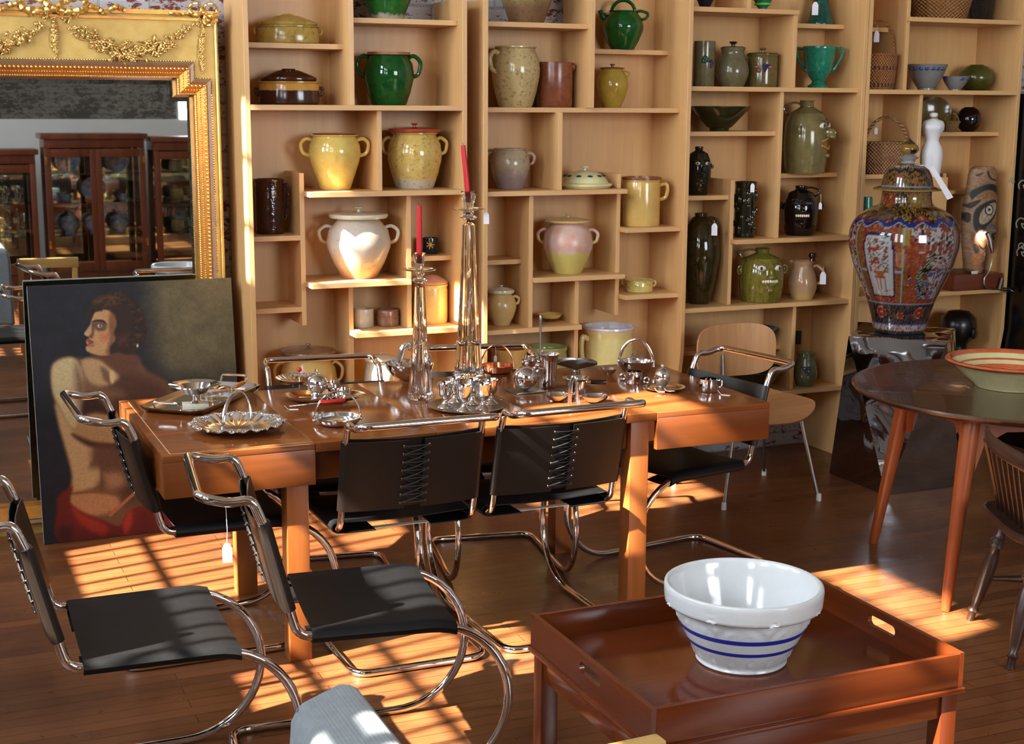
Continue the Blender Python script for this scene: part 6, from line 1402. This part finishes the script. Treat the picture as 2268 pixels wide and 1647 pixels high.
# chrome spheres on a dark tile
p=on(1163,866); tile=one(MB().bbox(-.062,.062,-.05,.05,0,.005,.001),'slate_tile',M['pewter'],'dark square tile under the chrome globe','tile',p,head(p)+.5)
z3=TT+.0058; k=pxm(p); R=27*k
gb=thing('globe_pot','round polished chrome globe with a small spout and knob on the dark tile','pot',(p.x,p.y,z3),head(p))
MB().sphere((0,0,R),R,40,28).build('globe',M['chrome'],gb); MB().tube([(R*.9,0,R*1.5),(R*1.3,0,R*1.75),(R*1.5,0,R*1.7)],[.006,.005,.004],8).build('spout',M['chrome'],gb)
p=on(1172,838); k=pxm(p); R=19*k; H=onY_z(1172,790,p)-TT
cu=thing('footed_cup','bulbous chrome footed cup behind the chrome globe','cup',p,head(p))
MB().lathe([(0,0),(R*.8,0),(R*.7,.006),(R*.25,.02),(R*.25,H*.5),(R*.8,H*.62),(R,H*.85),(R*.95,H),(R*.88,H),(R*.9,H*.84),(R*.7,H*.66),(0,H*.56)],32).build('cup',M['chrome'],cu)
for (dx,dz,rr) in ((.035,.8,.010),(.03,.62,.013),(.045,.42,.010)): MB().sphere((dx,.0,H*dz),rr,16,12).build('ball',M['chrome'],cu)
p=on(1196,832); rd=thing('stirring_rod','thin grey rod with a ribbed tip standing upright behind the globe','rod',p,head(p)); H=onY_z(1179,699,p)-TT
MB().lathe([(0,0),(.012,0),(.012,.003),(.005,.006),(.0045,H*.87),(.0052,H*.9),(.006,H*.98),(.004,H),(0,H)],14).mv(0,0,0).build('rod',M['iron'],rd)
gc=on(1117,858); one(MB().bbox(-.008,.008,-.008,.008,0,.038,.001),'glass_block',M['glass'],'little clear glass block left of the chrome globe','block',gc,head(gc))
# tall beaker
p=on(1214,857); k=pxm(p); R=25*k; H=onY_z(1214,783,p)-TT
bkr=thing('beaker','tall flared chrome beaker with a pouring lip','beaker',p,head(p))
MB().lathe([(0,0),(R*.62,0),(R*.66,.004),(R*.7,H*.3),(R*.8,H*.75),(R*.9,H*.93),(R*1.04,H),(R*1.0,H),(R*.86,H*.93),(R*.76,H*.75),(R*.64,.01),(0,.008)],40).build('body',M['chrome'],bkr)
# folded dish
p=on(1276,822); k=pxm(p)
fd=thing('folded_dish','grey pinched metal dish like folded wings, behind the pan','dish',p,head(p))
nu,nv=24,10; v=[];f=[]
for j in range(nv+1):
    for i in range(nu+1):
        a=-1+2*i/nu; b=-1+2*j/nv; wv=.04*(.45+.55*abs(a))*(1-.6*max(0,abs(a)-.8)/.2); v.append((a*.085,b*wv,.006+.042*(abs(b)**2)*(1-.8*abs(a)**1.5)+.022*abs(a)))
N=len(v); v2=[(x,y,z+.002) for x,y,z in v]
for j in range(nv):
    for i in range(nu): a=j*(nu+1)+i; f+= [(a,a+1,a+nu+2,a+nu+1),(N+a+nu+1,N+a+nu+2,N+a+1,N+a)]
rim=[i for i in range(nu+1)]+[j*(nu+1)+nu for j in range(1,nv+1)]+[nv*(nu+1)+i for i in range(nu-1,-1,-1)]+[j*(nu+1) for j in range(nv-1,0,-1)]
for a,b in zip(rim,rim[1:]+rim[:1]): f.append((a,N+a,N+b,b))
MB().add(v+v2,f).build('dish',M['iron'],fd); MB().lathe([(0,0),(.018,0),(.014,.0065),(0,.0065)],20).build('foot',M['iron'],fd)
# pan with black side handle and strap
p=on(1276,872); k=pxm(p); R=26*k; H=onY_z(1276,836,p)-TT
pan=thing('coffee_pot','waisted chrome coffee pot with a black side handle and wide lip','pot',p,head(p))
MB().lathe([(0,0),(R*.8,0),(R*.84,.004),(R*.82,H*.45),(R*.92,H*.85),(R*1.18,H),(R*1.14,H),(R*.88,H*.85),(R*.78,H*.45),(R*.76,.008),(0,.006)],40).build('body',M['chrome'],pan)
MB().tube([(R*.85,0,H*.72),(R*1.25,0,H*.74)],.005,10).build('collar',M['chrome'],pan); MB().tube([(R*1.22,0,H*.74),(R*1.25,0,H*.74),(R*2.5,0,H*.76),(R*2.55,0,H*.76)],[.005,.0075,.0085,.007],14).build('handle',M['black'],pan)
st=on(1270,894); stp=thing('napkin_ring','tall chrome strap loop standing in front of the coffee pot','ring',st,head(st)); arch((0,0,.001),.014,onY_z(1278,833,st)-TT-.002,.006,.1,20,flat=.15).build('strap',M['silver'],stp)
for i,((x,y,w),lb) in enumerate((((1235,888,56),'small shallow chrome bowl, left of two in the sunlight'),((1318,891,60),'small shallow chrome bowl, right of two in the sunlight'))):
    q=on(x,y); R=w/2*pxm(q); bb=thing('nut_bowl',lb,'bowl',q,head(q),'shallow chrome nut bowls'); H=.026
    MB().lathe([(0,0),(R*.35,0),(R*.7,H*.3),(R*.93,H*.75),(R,H),(R*.96,H),(R*.88,H*.75),(R*.66,H*.36),(0,.005)],40).build('bowl',M['chrome'],bb); MB().tube([(-R*.98 if i else R*.98,0,H*.92),(-R*1.2 if i else R*1.2,0,H*1.0)],.004,8,flat=.4).build('lug',M['chrome'],bb)
# double-hoop basket
p=on(1408,824); k=pxm(p); R=40*k; H=onY_z(1408,799,p)-TT
db=thing('hoop_basket','oval chrome basket bowl with two crossed hoop handles','bowl',p,head(p))
MB().lathe([(0,0),(R*.6,0),(R*.7,.004),(R*.95,H*.7),(R,H),(R*1.04,H+.002),(R*.96,H),(R*.9,H*.7),(R*.6,.009),(0,.007)],44,sy=.8).build('bowl',M['silver'],db)
arch((0,0,H*.5),R*.95,onY_z(1408,752,p)-TT-H*.5,.006,.0,20,flat=.3).build('hoop_handle',M['chrome'],db)
arch((0,0,H*.5),R*.80,onY_z(1404,778,p)-TT-H*.5,.006,1.1,20,flat=.3).build('hoop_handle',M['silver'],db)
q=on(1348,830); R=18*pxm(q); one(MB().lathe([(0,0),(R*.4,0),(R*.9,.018),(R,.026),(R*.95,.026),(R*.5,.006),(0,.005)],32),'salt_dish',M['chrome'],'tiny chrome salt dish left of the hoop-handled basket','dish',q)
for (x,y,lb) in ((1379,842,'steel ring tag left of the straight chrome cup'),(1432,850,'steel ring tag right of the straight chrome cup')):
    q=on(x,y); r=.0105; one(MB().tube([(r*math.cos(a*PI/10),0,r+.004+r*math.sin(a*PI/10)) for a in range(20)],.0042,8,closed=True),'ring',M['silver'],lb,'ring',q,head(q),'steel rings by the chrome cup')
p=on(1404,848); k=pxm(p); R=18.5*k; H=onY_z(1404,822,p)-TT
one(MB().lathe([(0,0),(R*.97,0),(R,.003),(R,H),(R*.94,H),(R*.94,.006),(0,.005)],36),'cup',M['chrome'],'straight-sided chrome cup in front of the hoop-handled basket','cup',p)
# egg on plate
p=on(1471,862); k=pxm(p); R=49*k
pl=one(MB().lathe([(0,.002),(R*.6,.001),(R*.7,0),(R*.98,.009),(R,.0105),(R*.97,.011),(R*.68,.004),(0,.004)],48,sy=.9),'side_plate',M['chrome'],'small round chrome plate under the egg-shaped box','plate',p)
q=on(1466,855,TT+.0048); k=pxm(q); R=17.5*k; H=onY_z(1466,813,q)-TT-.005
eg=thing('egg_box','egg-shaped chrome box topped with a white bead','box',q,head(q))
MB().lathe([(0,0),(R*.5,0),(R*.8,H*.16),(R,H*.42),(R*.98,H*.6),(R*.78,H*.84),(R*.4,H*.97),(0,H)],36).build('shell',M['chrome'],eg); MB().sphere((0,0,H+.0055),.006,14,10).build('bead',M['rubber'],eg)
for i,(x,y) in enumerate(((1465,868),(1487,866))): flat_tag(x,y,('left-hand folded white tag on the plate of the chrome egg','right-hand folded white tag on the plate of the chrome egg')[i],.4*i,.017,TT+.0095)
p=on(1568,866); k=pxm(p); R=20.5*k; H=onY_z(1568,838,p)-TT
cp=thing('cup','straight-sided chrome cup alone at the right table end','cup',p,head(p))
MB().lathe([(0,0),(R*.95,0),(R,.003),(R,H),(R*.94,H),(R*.94,.006),(0,.005)],36).build('body',M['chrome'],cp); loopY(R*.97,H*.3,R*.97,H*.85,R*.5,.0028,1).build('handle',M['chrome'],cp)
# ---------------------------------------------------------------- china cabinets at the far side of the room, seen in the mirror
def cabinet(x0,x1,y0,z1,lab,doors,brass):
    dpt=.42; y1=y0; y0=y1-dpt
    r=thing('china_cabinet',lab,'cabinet',((x0+x1)/2,(y0+y1)/2,0),0,'glazed china cabinets across the room')
    t=.045; P_(MB().bbox(x0-.03,x1+.03,y0-.0,y1+.03,z1-.05,z1,.006),'cornice',M['cab'],r); P_(MB().bbox(x0,x1,y0,y1,z1-.13,z1-.051,.003),'top_rail',M['cab'],r)
    P_(MB().bbox(x0,x1,y0,y1,0,.22,.004),'plinth',M['cab'],r)
    for x in (x0,x1-t):
        for y in (y0,y1-t): P_(MB().bbox(x,x+t,y,y+t,.221,z1-.131,.003),'corner_post',M['cab'],r)
    for z in (.55,.86,1.125):
        if z<z1-.2: P_(MB().box(x0+.01,x1-.01,y0+.05,y1-.05,z,z+.007),'glass_shelf',M['pane'],r)
    P_(MB().box(x0+t,x1-t,y0+.004,y0+.008,.22,z1-.13),'back_glass',M['mirror'],r)
    w=(x1-x0)/doors
    for k in range(doors):
        a=x0+w*k; b=a+w; d=P_(MB().bbox(a+.002,a+.052,y1+.001,y1+.026,.23,z1-.14,.003).bbox(b-.052,b-.002,y1+.001,y1+.026,.23,z1-.14,.003).bbox(a+.052,b-.052,y1+.001,y1+.026,.23,.31,.003).bbox(a+.052,b-.052,y1+.001,y1+.026,z1-.21,z1-.14,.003),'door',M['cab'],r)
        g_=MB().box(a+.05,b-.05,y1+.010,y1+.014,.30,z1-.20); l=r.location; g_.mv(-l.x,-l.y,-l.z); g_.build('pane',M['pane'],d)
        if brass:
            for z in (.45,z1-.28):
                h_=MB().bbox((a if k==0 else b-.022),(a+.022 if k==0 else b),y1+.027,y1+.032,z,z+.07,.001); h_.mv(-l.x,-l.y,-l.z); h_.build('hinge',M['brass'],d)
    return r
mirF=lambda px,Y: onY(px,300,MY).x*(1+(MY-Y)/MY)
YC=-1.45
cA=(mirF(98,YC),mirF(322,YC)); zA=1.80-(312-228-20)/FPX*(MY*2+1.6)*1.0
cabinet(cA[0],cA[1],YC,1.50,'wide two-door china cabinet with brass hinges reflected in the mirror',2,True)
cabinet(mirF(336,YC)+.03,mirF(336,YC)+.68,YC,1.47,'narrow china cabinet right of the wide one, reflected in the mirror',1,False)
cabinet(mirF(-60,YC),mirF(82,YC)-.02,YC,1.36,'china cabinet with glassware, left one reflected in the mirror',1,False)
bw_=glaze('blue_and_white_china',C(90,110,180),C(216,220,226),.12,sc=5)
cx0,cx1=cA; ww=cx1-cx0; dbl='blue and white china inside the wide cabinet'
for i,(fx,z,kind) in enumerate(((.25,1.132,'plate'),(.75,1.132,'plate'),(.5,.867,'plate'),(.22,.867,'cup'),(.8,.867,'cup'),(.25,.557,'tureen'),(.75,.557,'tureen'),(.5,.557,'jar'))):
    loc=(cx0+ww*fx,YC-.24,z+.0012); lbp={'plate':['blue and white plate propped on the top shelf, left, in the mirror','blue and white plate propped on the top shelf, right, in the mirror','blue and white plate propped on the middle shelf of the mirrored cabinet'],'cup':['blue cup left of the middle-shelf plate in the mirrored cabinet','blue cup right of the middle-shelf plate in the mirrored cabinet'],'tureen':['blue and white lidded tureen, left on the low shelf in the mirror','blue and white lidded tureen, right on the low shelf in the mirror'],'jar':['blue and white jar between the two tureens in the mirror']}[kind]
    idx=sum(1 for q in ('plate','plate','plate','cup','cup','tureen','tureen','jar')[:i] if q==kind); lb=lbp[idx]
    if kind=='plate':
        m=MB().lathe([(0,0),(.06,0),(.075,.008),(.115,.014),(.115,.017),(.07,.011),(0,.004)],40); m.xf(Matrix.Rotation(math.radians(-100),4,'X')); zz=min(v_[2] for v_ in m.v); m.mv(0,0,-zz)
        one(m,'plate',bw_,lb,'plate',loc,0,dbl)
    elif kind=='cup': one(MB().lathe([(0,0),(.03,0),(.05,.03),(.055,.06),(.05,.06),(.045,.03),(0,.006)],28),'cup',bw_,lb,'cup',loc,0,dbl)
    else: one(MB().lathe([(0,0),(.05,0),(.05,.015),(.085,.07),(.09,.1),(.08,.125),(.09,.13),(.06,.165),(.015,.18),(.02,.2),(0,.21)],36),kind,bw_,lb,kind if kind=='jar' else 'tureen',loc,0,dbl)
gx0,gx1=mirF(0,YC),mirF(82,YC)-.12; g0=None
for j,z in enumerate((.867,.557)):
    for i in range(4):
        loc=(gx0+.04+(gx1-gx0-.08)*(i%2)+.01*(i//2),YC-.14-.1*(i//2),z+.0012)
        if g0 is None: g0=one(MB().lathe([(0,0),(.03,0),(.004,.006),(.004,.06),(.03,.085),(.034,.13),(.031,.13),(.027,.087),(0,.07)],24),'wine_glass',M['glass'],'clear stemmed glass in the left mirrored cabinet','glass',loc,0,'stemware in the left mirrored cabinet')
        else: o=g0.copy(); COL.objects.link(o); o.location=loc
    
for o in bpy.data.objects:
    if o.name.startswith('wine_glass'): o['label']='clear stemmed glasses lined up in the left mirrored cabinet'
rx0=mirF(336,YC)+.1
for i in range(3): one(MB().lathe([(0,0),(.05,0),(.06,.01),(.065,.05),(.06,.1),(.05,.11),(.045,.1),(0,.01)],28),'jar',G['tan'],('tan jar, top shelf of the narrow mirrored cabinet','tan jar, middle shelf of the narrow mirrored cabinet','tan jar, low shelf of the narrow mirrored cabinet')[i],'jar',(rx0+.16,YC-.2,(1.132,.867,.557)[i]+.0012),0)
tag(MB().box(-.2,3.4,-2.35,-2.28,0,1.62).build('trim_1',M['plaster'],None),None,None,None,'structure')
